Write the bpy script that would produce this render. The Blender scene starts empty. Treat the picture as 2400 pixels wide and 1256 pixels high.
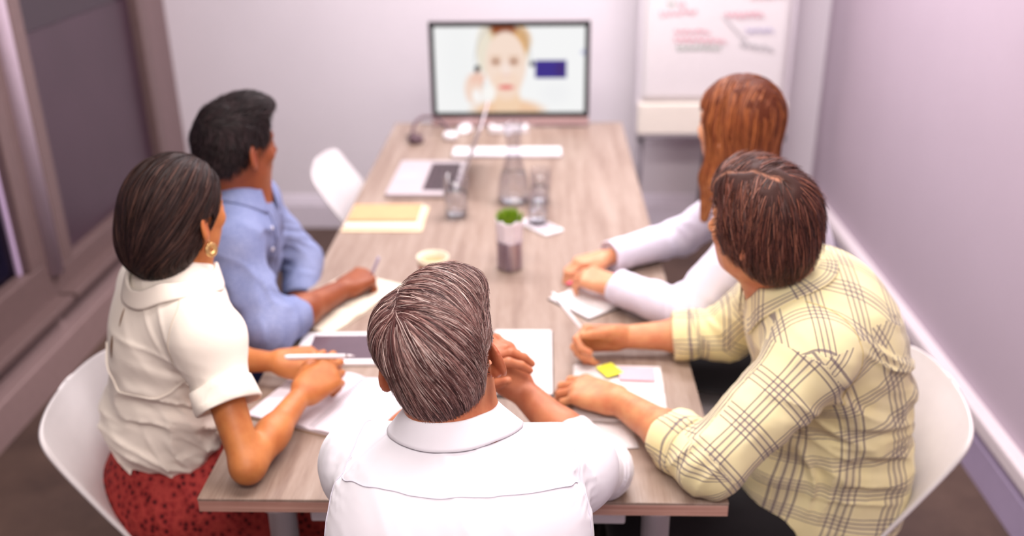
import bpy, bmesh, math, random
import numpy as np
from mathutils import Vector, Matrix

# ------------------------------------------------------------------ camera, world, lights, exposure
sc = bpy.context.scene
COL = sc.collection
rng = np.random.default_rng(7)
random.seed(7)

cam_d = bpy.data.cameras.new('camera')
cam_o = bpy.data.objects.new('camera', cam_d)
COL.objects.link(cam_o)
cam_d.sensor_width = 36.0
cam_d.lens = 36.0 * 2250.0 / 2400.0
cam_d.clip_start = 0.05
_yaw, _pitch, _roll = math.radians(2.017), math.radians(23.762), math.radians(-0.755)
cam_o.matrix_world = (Matrix.Translation((0, 0, 1.84)) @ Matrix.Rotation(_yaw, 4, 'Z')
                      @ Matrix.Rotation(math.pi / 2 - _pitch, 4, 'X') @ Matrix.Rotation(_roll, 4, 'Z'))
cam_d.dof.use_dof = True
cam_d.dof.focus_distance = 1.42
cam_d.dof.aperture_fstop = 1.85
sc.camera = cam_o

world = bpy.data.worlds.new('evening')
sc.world = world
world.use_nodes = True
world.node_tree.nodes['Background'].inputs[0].default_value = (0.30, 0.27, 0.42, 1)
world.node_tree.nodes['Background'].inputs[1].default_value = 0.9

def area(name, loc, size, energy, color, rot=(0, 0, 0)):
    l = bpy.data.lights.new(name, 'AREA')
    l.shape = 'RECTANGLE'; l.size, l.size_y = size
    l.energy = energy; l.color = color
    o = bpy.data.objects.new(name, l); COL.objects.link(o)
    o.location = loc; o.rotation_euler = rot
    return o
# ceiling panels over the table (the room's own lamps)
area('ceiling_lamp', (-0.10, 0.00, 2.66), (1.5, 0.6), 31, (1.0, 0.93, 0.89))
area('ceiling_lamp', (0.0, 1.70, 2.66), (1.8, 0.5), 28, (1.0, 0.93, 0.89))
area('ceiling_lamp', (0.10, 3.40, 2.66), (2.2, 0.5), 59, (0.99, 0.94, 0.97))

sc.view_settings.view_transform = 'Standard'
sc.view_settings.look = 'None'
sc.view_settings.exposure = 0.55
sc.view_settings.gamma = 1.0
sc.view_settings.use_curve_mapping = False
try:
    sc.cycles.use_denoising = True
    sc.cycles.max_bounces = 7; sc.cycles.diffuse_bounces = 3; sc.cycles.glossy_bounces = 4; sc.cycles.transmission_bounces = 7; sc.cycles.transparent_max_bounces = 16
    sc.cycles.use_adaptive_sampling = True; sc.cycles.adaptive_threshold = 0.08
    sc.cycles.caustics_reflective = False
    sc.cycles.caustics_refractive = False
except Exception:
    pass

# ------------------------------------------------------------------ helpers: materials
def lin(r, g, b):
    f = lambda c: ((c / 255 + 0.055) / 1.055) ** 2.4 if c > 10.3 else c / 255 / 12.92
    return (f(r), f(g), f(b), 1.0)

class NT:
    def __init__(s, mat):
        s.t = mat.node_tree
    def n(s, kind, **kw):
        nd = s.t.nodes.new(kind)
        for k, v in kw.items():
            setattr(nd, k, v)
        return nd
    def l(s, a, b):
        s.t.links.new(a, b)
    def math(s, op, a, b=None, clamp=False):
        nd = s.n('ShaderNodeMath', operation=op); nd.use_clamp = clamp
        for i, v in enumerate((a, b)):
            if v is None: continue
            if isinstance(v, (int, float)): nd.inputs[i].default_value = v
            else: s.l(v, nd.inputs[i])
        return nd.outputs[0]
    def mix(s, fac, a, b, blend='MIX'):
        nd = s.n('ShaderNodeMix', data_type='RGBA', blend_type=blend)
        for i, v in ((0, fac), (6, a), (7, b)):
            if isinstance(v, (int, float)): nd.inputs[i].default_value = v
            elif isinstance(v, tuple): nd.inputs[i].default_value = v
            else: s.l(v, nd.inputs[i])
        return nd.outputs[2]
    def ramp(s, fac, stops):
        nd = s.n('ShaderNodeValToRGB')
        e = nd.color_ramp.elements
        while len(e) < len(stops): e.new(0.5)
        for el, (p, c) in zip(e, stops):
            el.position = p; el.color = c
        s.l(fac, nd.inputs[0])
        return nd.outputs[0]
    def noise(s, vec, scale, detail=3, rough=0.55):
        nd = s.n('ShaderNodeTexNoise')
        nd.inputs['Scale'].default_value = scale; nd.inputs['Detail'].default_value = detail
        nd.inputs['Roughness'].default_value = rough
        if vec is not None: s.l(vec, nd.inputs['Vector'])
        return nd.outputs[0]
    def coord(s, which='Object', scale=(1, 1, 1)):
        c = s.n('ShaderNodeTexCoord'); m = s.n('ShaderNodeMapping')
        m.inputs['Scale'].default_value = scale
        s.l(c.outputs[which], m.inputs['Vector'])
        return m.outputs[0]
    def bump(s, h, strength, dist=0.002):
        nd = s.n('ShaderNodeBump'); nd.inputs['Strength'].default_value = strength
        nd.inputs['Distance'].default_value = dist
        s.l(h, nd.inputs['Height']); s.l(nd.outputs[0], s.p.inputs['Normal'])

def mat(name, col, rough=0.5, metal=0.0, spec=0.5, **kw):
    m = bpy.data.materials.new(name); m.use_nodes = True
    t = NT(m); t.p = m.node_tree.nodes['Principled BSDF']
    t.p.inputs['Base Color'].default_value = col
    t.p.inputs['Roughness'].default_value = rough
    t.p.inputs['Metallic'].default_value = metal
    t.p.inputs['Specular IOR Level'].default_value = spec
    for k, v in kw.items():
        t.p.inputs[k].default_value = v
    m['_'] = 0
    return m, t

def simple(name, col, rough=0.5, var=0.08, scale=30, metal=0.0, bump=0.0, **kw):
    """plain coloured material with slight procedural mottling"""
    m, t = mat(name, col, rough, metal, **kw)
    nz = t.noise(t.coord(), scale, 3)
    dark = tuple(c * (1 - var) for c in col[:3]) + (1,)
    lite = tuple(min(1, c * (1 + var)) for c in col[:3]) + (1,)
    t.l(t.ramp(nz, [(0.3, dark), (0.7, lite)]), t.p.inputs['Base Color'])
    if bump: t.bump(nz, bump)
    return m

# ------------------------------------------------------------------ helpers: objects
def raw_mesh(name, V, F=None, quads=None):
    """fast mesh from numpy verts and faces (quads: (n,4) array)"""
    me = bpy.data.meshes.new(name)
    V = np.asarray(V, np.float32)
    if quads is not None:
        q = np.asarray(quads, np.int32); n = len(q)
        me.vertices.add(len(V)); me.vertices.foreach_set('co', V.ravel())
        me.loops.add(n * 4); me.loops.foreach_set('vertex_index', q.ravel())
        me.polygons.add(n)
        me.polygons.foreach_set('loop_start', np.arange(0, n * 4, 4, dtype=np.int32))
        me.update(calc_edges=True)
    else:
        me.from_pydata(V.tolist(), [], F); me.update()
    return me

def link(name, me, material=None, parent=None, smooth=True, loc=None, rot=None):
    o = bpy.data.objects.new(name, me); COL.objects.link(o)
    if material is not None:
        for mm in (material if isinstance(material, (list, tuple)) else [material]):
            me.materials.append(mm)
    if parent is not None: o.parent = parent
    if loc is not None: o.location = loc
    if rot is not None: o.rotation_euler = rot
    if smooth and len(me.polygons):
        me.polygons.foreach_set('use_smooth', np.ones(len(me.polygons), bool))
    return o

def tag(o, label=None, cat=None, group=None, kind=None):
    if label: o['label'] = label
    if cat: o['category'] = cat
    if group: o['group'] = group
    if kind: o['kind'] = kind
    return o

def empty(name, loc, rz=0.0, label=None, cat=None, group=None):
    o = bpy.data.objects.new(name, None); COL.objects.link(o)
    o.empty_display_size = 0.05
    o.location = loc; o.rotation_euler = (0, 0, rz)
    return tag(o, label, cat, group)

def bm_obj(name, bm, material, parent=None, loc=None, rot=None, smooth=False, autosmooth=None):
    me = bpy.data.meshes.new(name); bm.normal_update(); bm.to_mesh(me); bm.free()
    o = link(name, me, material, parent, smooth, loc, rot)
    return o

def box_bm(size, center=(0, 0, 0), bevel=0.0, seg=2, bm=None):
    own = bm is None
    b = bmesh.new()
    bmesh.ops.create_cube(b, size=1.0)
    for v in b.verts:
        v.co = Vector((v.co.x * size[0], v.co.y * size[1], v.co.z * size[2]))
    if bevel > 0:
        bmesh.ops.bevel(b, geom=list(b.edges), offset=bevel, segments=seg, profile=0.5, affect='EDGES')
    bmesh.ops.translate(b, verts=list(b.verts), vec=center)
    if own: return b
    tmp = bpy.data.meshes.new('t'); b.to_mesh(tmp); b.free(); bm.from_mesh(tmp); bpy.data.meshes.remove(tmp)
    return bm

def box(name, size, center, material, parent=None, bevel=0.0, seg=2, loc=None, rot=None, smooth=False):
    return bm_obj(name, box_bm(size, center, bevel, seg), material, parent, loc, rot, smooth)

def slab(name, size, center, material, parent=None, corner=0.01, thick_bevel=0.002, loc=None, rot=None):
    """box with rounded vertical corners (phones, tablets, notebooks)"""
    b = bmesh.new(); bmesh.ops.create_cube(b, size=1.0)
    for v in b.verts: v.co = Vector((v.co.x * size[0], v.co.y * size[1], v.co.z * size[2]))
    ve = [e for e in b.edges if abs(e.verts[0].co.z - e.verts[1].co.z) > 1e-6]
    bmesh.ops.bevel(b, geom=ve, offset=corner, segments=5, profile=0.5, affect='EDGES')
    if thick_bevel:
        he = [e for e in b.edges if abs(e.verts[0].co.z - e.verts[1].co.z) < 1e-6 and len(e.link_faces) == 2
              and abs(e.link_faces[0].normal.z - e.link_faces[1].normal.z) > 0.5]
        b.normal_update()
        he = [e for e in b.edges if len(e.link_faces) == 2 and abs(abs(e.link_faces[0].normal.z) - abs(e.link_faces[1].normal.z)) > 0.5]
        bmesh.ops.bevel(b, geom=he, offset=thick_bevel, segments=2, profile=0.5, affect='EDGES')
    bmesh.ops.translate(b, verts=list(b.verts), vec=center)
    return bm_obj(name, b, material, parent, loc, rot)

def lathe_mesh(name, prof, seg=32, close=False):
    """prof: list of (r,z)"""
    P = np.array(prof, float); n = len(P)
    a = np.linspace(0, 2 * np.pi, seg, endpoint=False)
    V = np.stack([P[:, None, 0] * np.cos(a), P[:, None, 0] * np.sin(a), np.repeat(P[:, None, 1], seg, 1)], -1).reshape(-1, 3)
    Q = []
    for i in range(n - 1 if not close else n):
        j = (i + 1) % n
        for k in range(seg):
            k2 = (k + 1) % seg
            Q.append((i * seg + k, i * seg + k2, j * seg + k2, j * seg + k))
    return raw_mesh(name, V, F=Q)

def lathe(name, prof, material, parent=None, loc=None, rot=None, seg=32, smooth=True, close=False):
    return link(name, lathe_mesh(name, prof, seg, close), material, parent, smooth, loc, rot)

def frame_path(P):
    P = np.asarray(P, float)
    T = np.gradient(P, axis=0); T /= np.linalg.norm(T, axis=1, keepdims=True) + 1e-12
    up = np.array([0, 0, 1.0]) if abs(T[0][2]) < 0.9 else np.array([1.0, 0, 0])
    N = []
    n = up - T[0] * (up @ T[0]); n /= np.linalg.norm(n)
    for t in T:
        n = n - t * (n @ t); n /= np.linalg.norm(n) + 1e-12
        N.append(n.copy())
    N = np.array(N); B = np.cross(T, N)
    return T, N, B

def tube_mesh(name, P, r, seg=10, cap=True):
    P = np.asarray(P, float); m = len(P)
    R = np.full(m, r) if np.isscalar(r) else np.asarray(r, float)
    T, N, B = frame_path(P)
    a = np.linspace(0, 2 * np.pi, seg, endpoint=False)
    V = (P[:, None] + R[:, None, None] * (np.cos(a)[None, :, None] * N[:, None] + np.sin(a)[None, :, None] * B[:, None])).reshape(-1, 3)
    F = [(i * seg + k, i * seg + (k + 1) % seg, (i + 1) * seg + (k + 1) % seg, (i + 1) * seg + k) for i in range(m - 1) for k in range(seg)]
    if cap:
        F.append(tuple(range(seg))[::-1]); F.append(tuple((m - 1) * seg + k for k in range(seg)))
    return raw_mesh(name, V, F=F)

def tube(name, P, r, material, parent=None, seg=10, loc=None, rot=None, smooth=True):
    return link(name, tube_mesh(name, P, r, seg), material, parent, smooth, loc, rot)

def catmull(P, n):
    P = np.asarray(P, float); m = len(P)
    Q = np.vstack([2 * P[0] - P[1], P, 2 * P[-1] - P[-2]])
    out = []
    for t in np.linspace(0, m - 1, n):
        i = min(int(t), m - 2); f = t - i
        p0, p1, p2, p3 = Q[i], Q[i + 1], Q[i + 2], Q[i + 3]
        out.append(0.5 * ((2 * p1) + (-p0 + p2) * f + (2 * p0 - 5 * p1 + 4 * p2 - p3) * f * f + (-p0 + 3 * p1 - 3 * p2 + p3) * f ** 3))
    return np.array(out)

def grid_mesh(name, G, close_u=False, uv=None):
    """G (nv,nu,3) grid of points -> quads"""
    nv, nu = G.shape[:2]
    idx = np.arange(nv * nu).reshape(nv, nu)
    if close_u: idx = np.concatenate([idx, idx[:, :1]], 1)
    q = np.stack([idx[:-1, :-1], idx[:-1, 1:], idx[1:, 1:], idx[1:, :-1]], -1).reshape(-1, 4)
    me = raw_mesh(name, G.reshape(-1, 3), quads=q)
    return me

def solidify(o, th, offset=0.0):
    md = o.modifiers.new('thickness', 'SOLIDIFY'); md.thickness = th; md.offset = offset
    return o

# ------------------------------------------------------------------ helpers: noise
_tab = np.random.default_rng(3).random(4096).astype(np.float32)
def vnoise(x, y, z):
    xi, yi, zi = np.floor(x).astype(np.int64), np.floor(y).astype(np.int64), np.floor(z).astype(np.int64)
    fx, fy, fz = x - xi, y - yi, z - zi
    fx, fy, fz = fx * fx * (3 - 2 * fx), fy * fy * (3 - 2 * fy), fz * fz * (3 - 2 * fz)
    def h(a, b, c): return _tab[((a * 73856093) ^ (b * 19349663) ^ (c * 83492791)) & 4095]
    r = 0
    for dx in (0, 1):
        wx = fx if dx else 1 - fx
        for dy in (0, 1):
            wy = fy if dy else 1 - fy
            for dz in (0, 1):
                r = r + h(xi + dx, yi + dy, zi + dz) * wx * wy * (fz if dz else 1 - fz)
    return r * 2 - 1

# ------------------------------------------------------------------ helpers: signed distance modelling
V3 = lambda *a: np.array(a, np.float64)
def nrm(v):
    v = np.asarray(v, float); return v / (np.linalg.norm(v) + 1e-12)

class Cone:
    def __init__(s, a, b, ra, rb, k=0.02, flat=None, op='u'):
        s.a, s.b, s.ra, s.rb, s.k, s.op = np.asarray(a, float), np.asarray(b, float), ra, rb, k, op
        s.flat = None if flat is None else (nrm(flat[0]), flat[1])
        r = max(ra, rb) * (max(1, flat[1]) if flat else 1)
        s.lo, s.hi = np.minimum(s.a, s.b) - r, np.maximum(s.a, s.b) + r
    def d(s, x, y, z):
        ba = s.b - s.a; l2 = ba @ ba + 1e-12
        px, py, pz = x - s.a[0], y - s.a[1], z - s.a[2]
        t = np.clip((px * ba[0] + py * ba[1] + pz * ba[2]) / l2, 0, 1)
        qx, qy, qz = px - ba[0] * t, py - ba[1] * t, pz - ba[2] * t
        sc_ = 1.0
        if s.flat is not None:
            ax, f = s.flat
            c = (qx * ax[0] + qy * ax[1] + qz * ax[2]) * (1 / f - 1)
            qx, qy, qz = qx + ax[0] * c, qy + ax[1] * c, qz + ax[2] * c
            sc_ = min(1.0, f)
        return (np.sqrt(qx * qx + qy * qy + qz * qz) - (s.ra + (s.rb - s.ra) * t)) * sc_

class Cyl:
    """capped cylinder, used for cutting sleeves off cleanly"""
    def __init__(s, a, b, r, k=0.002, op='s'):
        s.a, s.b, s.r, s.k, s.op = np.asarray(a, float), np.asarray(b, float), r, k, op
        s.lo, s.hi = np.minimum(s.a, s.b) - r, np.maximum(s.a, s.b) + r
    def d(s, x, y, z):
        ba = s.b - s.a; L = np.linalg.norm(ba); u = ba / L
        px, py, pz = x - s.a[0], y - s.a[1], z - s.a[2]
        t = px * u[0] + py * u[1] + pz * u[2]
        rad = np.sqrt(np.maximum(px * px + py * py + pz * pz - t * t, 0)) - s.r
        ax = np.abs(t - L / 2) - L / 2
        return np.maximum(rad, ax)

class Ell:
    def __init__(s, c, r, R=None, k=0.02, op='u'):
        s.c, s.r, s.R, s.k, s.op = np.asarray(c, float), np.asarray(r, float), (np.eye(3) if R is None else np.asarray(R, float)), k, op
        e = np.sqrt(((s.R * s.r[None]) ** 2).sum(1))
        s.lo, s.hi = s.c - e, s.c + e
    def d(s, x, y, z):
        px, py, pz = x - s.c[0], y - s.c[1], z - s.c[2]
        R = s.R; r = s.r
        a = px * R[0, 0] + py * R[1, 0] + pz * R[2, 0]
        b = px * R[0, 1] + py * R[1, 1] + pz * R[2, 1]
        c = px * R[0, 2] + py * R[1, 2] + pz * R[2, 2]
        k0 = np.sqrt((a / r[0]) ** 2 + (b / r[1]) ** 2 + (c / r[2]) ** 2)
        k1 = np.sqrt((a / r[0] ** 2) ** 2 + (b / r[1] ** 2) ** 2 + (c / r[2] ** 2) ** 2) + 1e-9
        return k0 * (k0 - 1) / k1

class Box:
    def __init__(s, c, half, R=None, rnd=0.0, k=0.01, op='u'):
        s.c, s.h, s.R, s.rnd, s.k, s.op = np.asarray(c, float), np.asarray(half, float), (np.eye(3) if R is None else np.asarray(R, float)), rnd, k, op
        e = (np.abs(s.R) * s.h[None]).sum(1)
        s.lo, s.hi = s.c - e, s.c + e
    def d(s, x, y, z):
        px, py, pz = x - s.c[0], y - s.c[1], z - s.c[2]
        R = s.R; h = s.h - s.rnd
        q = [np.abs(px * R[0, i] + py * R[1, i] + pz * R[2, i]) - h[i] for i in range(3)]
        o = np.sqrt(np.maximum(q[0], 0) ** 2 + np.maximum(q[1], 0) ** 2 + np.maximum(q[2], 0) ** 2)
        return o + np.minimum(np.maximum(q[0], np.maximum(q[1], q[2])), 0) - s.rnd

def smin(a, b, k):
    h = np.maximum(k - np.abs(a - b), 0) / k
    return np.minimum(a, b) - h * h * k * 0.25

def combine(D, d, pr):
    if pr.op == 'u': return smin(D, d, pr.k)
    return -smin(-D, d, pr.k)          # subtract

def sdf_pts(prims, P):
    x, y, z = P[:, 0], P[:, 1], P[:, 2]
    D = np.full(len(P), 9.0)
    for pr in prims: D = combine(D, pr.d(x, y, z), pr)
    return D

def sdf_grad(prims, P, e=0.0015):
    g = np.stack([sdf_pts(prims, P + np.eye(3)[i] * e) - sdf_pts(prims, P - np.eye(3)[i] * e) for i in range(3)], -1)
    return g / (np.linalg.norm(g, axis=1, keepdims=True) + 1e-12)

def to_surface(prims, P, off=0.0, it=4):
    P = np.array(P, float)
    for _ in range(it):
        P = P - sdf_grad(prims, P) * (sdf_pts(prims, P) - off)[:, None]
    return P

def sdf_mesh(prims, h, disp=None, band=0.02):
    us = [p for p in prims if p.op == 'u']
    lo = np.min([p.lo for p in us], 0) - 0.03; hi = np.max([p.hi for p in us], 0) + 0.03
    n = np.ceil((hi - lo) / h).astype(int) + 1
    ax = [(lo[i] + h * np.arange(n[i])).astype(np.float32) for i in range(3)]
    D = np.full(n, 0.2, np.float32)
    for pr in prims:
        pad = pr.k + 2 * h
        i0 = np.maximum(np.floor((pr.lo - pad - lo) / h).astype(int), 0); i1 = np.minimum(np.ceil((pr.hi + pad - lo) / h).astype(int) + 1, n)
        if (i1 <= i0).any(): continue
        sl = tuple(slice(a, b) for a, b in zip(i0, i1))
        x = ax[0][sl[0]][:, None, None]; y = ax[1][sl[1]][None, :, None]; z = ax[2][sl[2]][None, None, :]
        D[sl] = combine(D[sl], pr.d(x, y, z).astype(np.float32), pr)
    if disp is not None:
        ii = np.nonzero(np.abs(D) < band)
        P = np.stack([ax[i][ii[i]] for i in range(3)], -1).astype(np.float64)
        D[ii] += disp(P).astype(np.float32)
    return surface_nets(D, lo, h)

_CORN = np.array([(i, j, k) for i in (0, 1) for j in (0, 1) for k in (0, 1)])
_EDG = [(a, b) for a in range(8) for b in range(a + 1, 8) if np.abs(_CORN[a] - _CORN[b]).sum() == 1]
def surface_nets(D, lo, h):
    S = D < 0
    nx, ny, nz = D.shape
    cnt = np.zeros((nx - 1, ny - 1, nz - 1), np.uint8)
    for i, j, k in _CORN:
        cnt += S[i:nx - 1 + i, j:ny - 1 + j, k:nz - 1 + k]
    act = (cnt > 0) & (cnt < 8)
    C = np.argwhere(act)
    vals = np.stack([D[C[:, 0] + i, C[:, 1] + j, C[:, 2] + k] for i, j, k in _CORN], 1)
    acc = np.zeros((len(C), 3)); w = np.zeros(len(C))
    for a, b in _EDG:
        va, vb = vals[:, a], vals[:, b]
        m = (va < 0) != (vb < 0)
        t = np.where(m, va / np.where(m, va - vb, 1), 0)
        acc += np.where(m[:, None], _CORN[a] + (_CORN[b] - _CORN[a]) * t[:, None], 0); w += m
    V = lo + h * (C + acc / w[:, None])
    ids = np.full(act.shape, -1, np.int32); ids[act] = np.arange(len(C))
    Q = []
    for axn in range(3):
        s0 = [slice(None)] * 3; s1 = [slice(None)] * 3
        s0[axn] = slice(0, -1); s1[axn] = slice(1, None)
        A, B = S[tuple(s0)], S[tuple(s1)]
        E = np.argwhere(A != B)
        u, v = (axn + 1) % 3, (axn + 2) % 3
        ok = (E[:, u] > 0) & (E[:, v] > 0) & (E[:, u] < D.shape[u] - 1) & (E[:, v] < D.shape[v] - 1)
        E = E[ok]
        def cid(du, dv):
            c = E.copy(); c[:, u] += du; c[:, v] += dv
            return ids[c[:, 0], c[:, 1], c[:, 2]]
        q = np.stack([cid(-1, -1), cid(0, -1), cid(0, 0), cid(-1, 0)], 1)
        inside = A[E[:, 0], E[:, 1], E[:, 2]]
        q[~inside] = q[~inside][:, ::-1]
        Q.append(q)
    Q = np.concatenate(Q)
    Q = Q[(Q >= 0).all(1)]
    return V, Q

def relax(V, Q, it=2, f=0.5):
    """gentle smoothing of a quad mesh"""
    a = np.concatenate([Q[:, k] for k in (0, 1, 2, 3, 1, 2, 3, 0)]); b = np.concatenate([Q[:, k] for k in (1, 2, 3, 0, 0, 1, 2, 3)])
    c = np.maximum(np.bincount(a, minlength=len(V)), 1)[:, None]
    for _ in range(it):
        s = np.stack([np.bincount(a, weights=V[b, k], minlength=len(V)) for k in range(3)], 1)
        V = V + f * (s / c - V)
    return V

class Rig:
    """local frame: x right, y forward, z up.  az = heading clockwise from +Y (deg)"""
    def __init__(s, o, az, pitch=0, roll=0, sc_=1.0):
        a, p, r = map(math.radians, (az, pitch, roll))
        Rz = np.array([[math.cos(a), math.sin(a), 0], [-math.sin(a), math.cos(a), 0], [0, 0, 1]])
        Rx = np.array([[1, 0, 0], [0, math.cos(p), -math.sin(p)], [0, math.sin(p), math.cos(p)]])
        Ry = np.array([[math.cos(r), 0, math.sin(r)], [0, 1, 0], [-math.sin(r), 0, math.cos(r)]])
        s.R = Rz @ Rx @ Ry; s.o = np.asarray(o, float); s.s = sc_
    def p(s, v): return s.o + s.s * (np.asarray(v, float) @ s.R.T)
    def inv(s, P): return (np.asarray(P, float) - s.o) @ s.R / s.s
    def cone(s, a, b, ra, rb, k=0.02, flat=None, op='u'):
        fl = None if flat is None else (s.R @ np.asarray(flat[0], float), flat[1])
        return Cone(s.p(a), s.p(b), ra * s.s, rb * s.s, k * s.s, fl, op)
    def ell(s, c, r, k=0.02, op='u', R=None):
        return Ell(s.p(c), np.asarray(r) * s.s, s.R if R is None else s.R @ R, k * s.s, op)

def rotx(d):
    a = math.radians(d); return np.array([[1, 0, 0], [0, math.cos(a), -math.sin(a)], [0, math.sin(a), math.cos(a)]])
def roty(d):
    a = math.radians(d); return np.array([[math.cos(a), 0, math.sin(a)], [0, 1, 0], [-math.sin(a), 0, math.cos(a)]])
def rotz(d):
    a = math.radians(d); return np.array([[math.cos(a), -math.sin(a), 0], [math.sin(a), math.cos(a), 0], [0, 0, 1]])

def color_attr(me, name, C):
    at = me.color_attributes.new(name, 'FLOAT_COLOR', 'POINT')
    C = np.asarray(C, np.float32)
    if C.shape[1] == 3: C = np.concatenate([C, np.ones((len(C), 1), np.float32)], 1)
    at.data.foreach_set('color', C.ravel())

# ================================================================== MATERIALS OF THE PLACE
XL, XR, YB, YF, ZC = -1.84, 1.37, 4.725, -1.3, 2.75
TZ = 0.74                                    # table top height

def wall_mat(name, col):
    m, t = mat(name, col, 0.85, spec=0.2)
    nz = t.noise(t.coord(), 2.2, 4)
    t.l(t.ramp(nz, [(0.3, tuple(c * 0.96 for c in col[:3]) + (1,)), (0.7, col)]), t.p.inputs['Base Color'])
    t.bump(t.noise(t.coord(), 260, 2), 0.08, 0.001)
    return m
M_wall = wall_mat('wall_paint', lin(232, 224, 230))
M_wall_r = wall_mat('wall_right_lilac', lin(190, 173, 186))  # even lilac tone of the right wall, darker than the back wall
M_ceil = wall_mat('ceiling_paint', lin(236, 230, 228))
M_skirt = simple('skirting_paint', lin(226, 217, 228), 0.45, 0.03)
M_skirt_l = simple('skirting_brown', lin(150, 124, 122), 0.5, 0.04)
M_frame = simple('window_frame_paint', lin(112, 90, 88), 0.4, 0.05)
M_post = simple('window_post_highlight', lin(198, 178, 192), 0.35, 0.03, metal=0.1)

def floor_material():
    m, t = mat('floor_stain', lin(82, 62, 55), 0.6, spec=0.35)
    n1 = t.noise(t.coord(), 3.0, 6, 0.65); n2 = t.noise(t.coord(), 34, 4, 0.7)
    c = t.ramp(n1, [(0.3, lin(66, 49, 44)), (0.55, lin(86, 66, 58)), (0.75, lin(102, 80, 70))])
    sp = t.ramp(n2, [(0.26, (0.45, 0.45, 0.45, 1)), (0.38, (1, 1, 1, 1))])
    t.l(t.mix(1.0, c, sp, 'MULTIPLY'), t.p.inputs['Base Color'])
    t.bump(n2, 0.15)
    return m
M_floor = floor_material()

def wood_material(name, dark, mid, lite, along='Y', edge=False):
    m, t = mat(name, mid, 0.42, spec=0.4)
    s = (14, 0.9, 14) if along == 'Y' else (0.9, 14, 14)
    if edge: s = (0.8, 3, 170)
    co = t.coord('Object', s)
    wv = t.noise(co, 2.2, 6, 0.62)
    fine = t.noise(t.coord('Object', tuple(v * 6 for v in s)), 3.2, 3, 0.6)
    big = t.noise(t.coord('Object', (5, 0.7, 1)), 1.3, 3)
    f = t.math('ADD', t.math('MULTIPLY', wv, 0.6), t.math('MULTIPLY', fine, 0.25))
    f = t.math('ADD', f, t.math('MULTIPLY', big, 0.22))
    c = t.ramp(f, [(0.38, dark), (0.52, mid), (0.66, lite)])
    t.l(c, t.p.inputs['Base Color'])
    # a few knots
    if not edge:
        vo = t.n('ShaderNodeTexVoronoi'); vo.inputs['Scale'].default_value = 1.0
        t.l(t.coord('Object', (5.0, 2.2, 1)), vo.inputs['Vector'])
        kn = t.ramp(vo.outputs['Distance'], [(0.02, (0.35, 0.28, 0.25, 1)), (0.06, (1, 1, 1, 1))])
        t.l(t.mix(0.75, c, t.mix(1.0, c, kn, 'MULTIPLY')), t.p.inputs['Base Color'])
    t.bump(fine, 0.12, 0.0008)
    return m
M_wood = wood_material('table_oak', lin(126, 103, 91), lin(149, 128, 115), lin(164, 145, 133))
M_edge = wood_material('table_edge', lin(150, 106, 96), lin(188, 142, 128), lin(212, 172, 156), edge=True)
M_whitemetal = simple('white_enamel', lin(226, 220, 226), 0.32, 0.02)
M_shell = simple('white_plastic', lin(226, 219, 220), 0.38, 0.02)
M_black = simple('black_plastic', lin(14, 12, 13), 0.4, 0.1)
M_alu = simple('aluminium', lin(198, 190, 194), 0.35, 0.03, metal=0.6)
M_paper = simple('paper', lin(224, 217, 218), 0.8, 0.015)
M_paper_cream = simple('paper_cream', lin(226, 216, 198), 0.8, 0.02)
M_white = simple('white_gloss', lin(236, 232, 236), 0.3, 0.02)

# ================================================================== THE ROOM
def structure(o): return tag(o, kind='structure')
structure(box('floor', (XR - XL + 0.4, YB - YF + 0.4, 0.1), ((XL + XR) / 2, (YB + YF) / 2, -0.05), M_floor))
structure(box('ceiling', (XR - XL + 0.4, YB - YF + 0.4, 0.1), ((XL + XR) / 2, (YB + YF) / 2, ZC + 0.05), M_ceil))
structure(box('wall_back', (XR - XL + 0.4, 0.1, ZC), ((XL + XR) / 2, YB + 0.05, ZC / 2), M_wall))
structure(box('wall_right', (0.1, YB - YF, ZC), (XR + 0.05, (YB + YF) / 2, ZC / 2), M_wall_r))
structure(box('wall_front', (XR - XL + 0.4, 0.1, ZC), ((XL + XR) / 2, YF - 0.05, ZC / 2), M_wall))
# left wall: apron under the windows, lintel above, pier at the far corner and one behind the camera
WZ0, WZ1 = 0.30, 2.25
WY0, WY1 = 0.55, 4.46
wl = bmesh.new()
box_bm((0.12, YB - YF, WZ0), (XL - 0.06, (YB + YF) / 2, WZ0 / 2), bm=wl)
box_bm((0.12, YB - YF, ZC - WZ1), (XL - 0.06, (YB + YF) / 2, (ZC + WZ1) / 2), bm=wl)
box_bm((0.12, YB - WY1, WZ1 - WZ0), (XL - 0.06, (YB + WY1) / 2, (WZ0 + WZ1) / 2), bm=wl)
box_bm((0.12, WY0 - YF, WZ1 - WZ0), (XL - 0.06, (WY0 + YF) / 2, (WZ0 + WZ1) / 2), bm=wl)
structure(bm_obj('wall_left', wl, simple('wall_left_paint', lin(128, 106, 106), 0.7, 0.03)))

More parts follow.
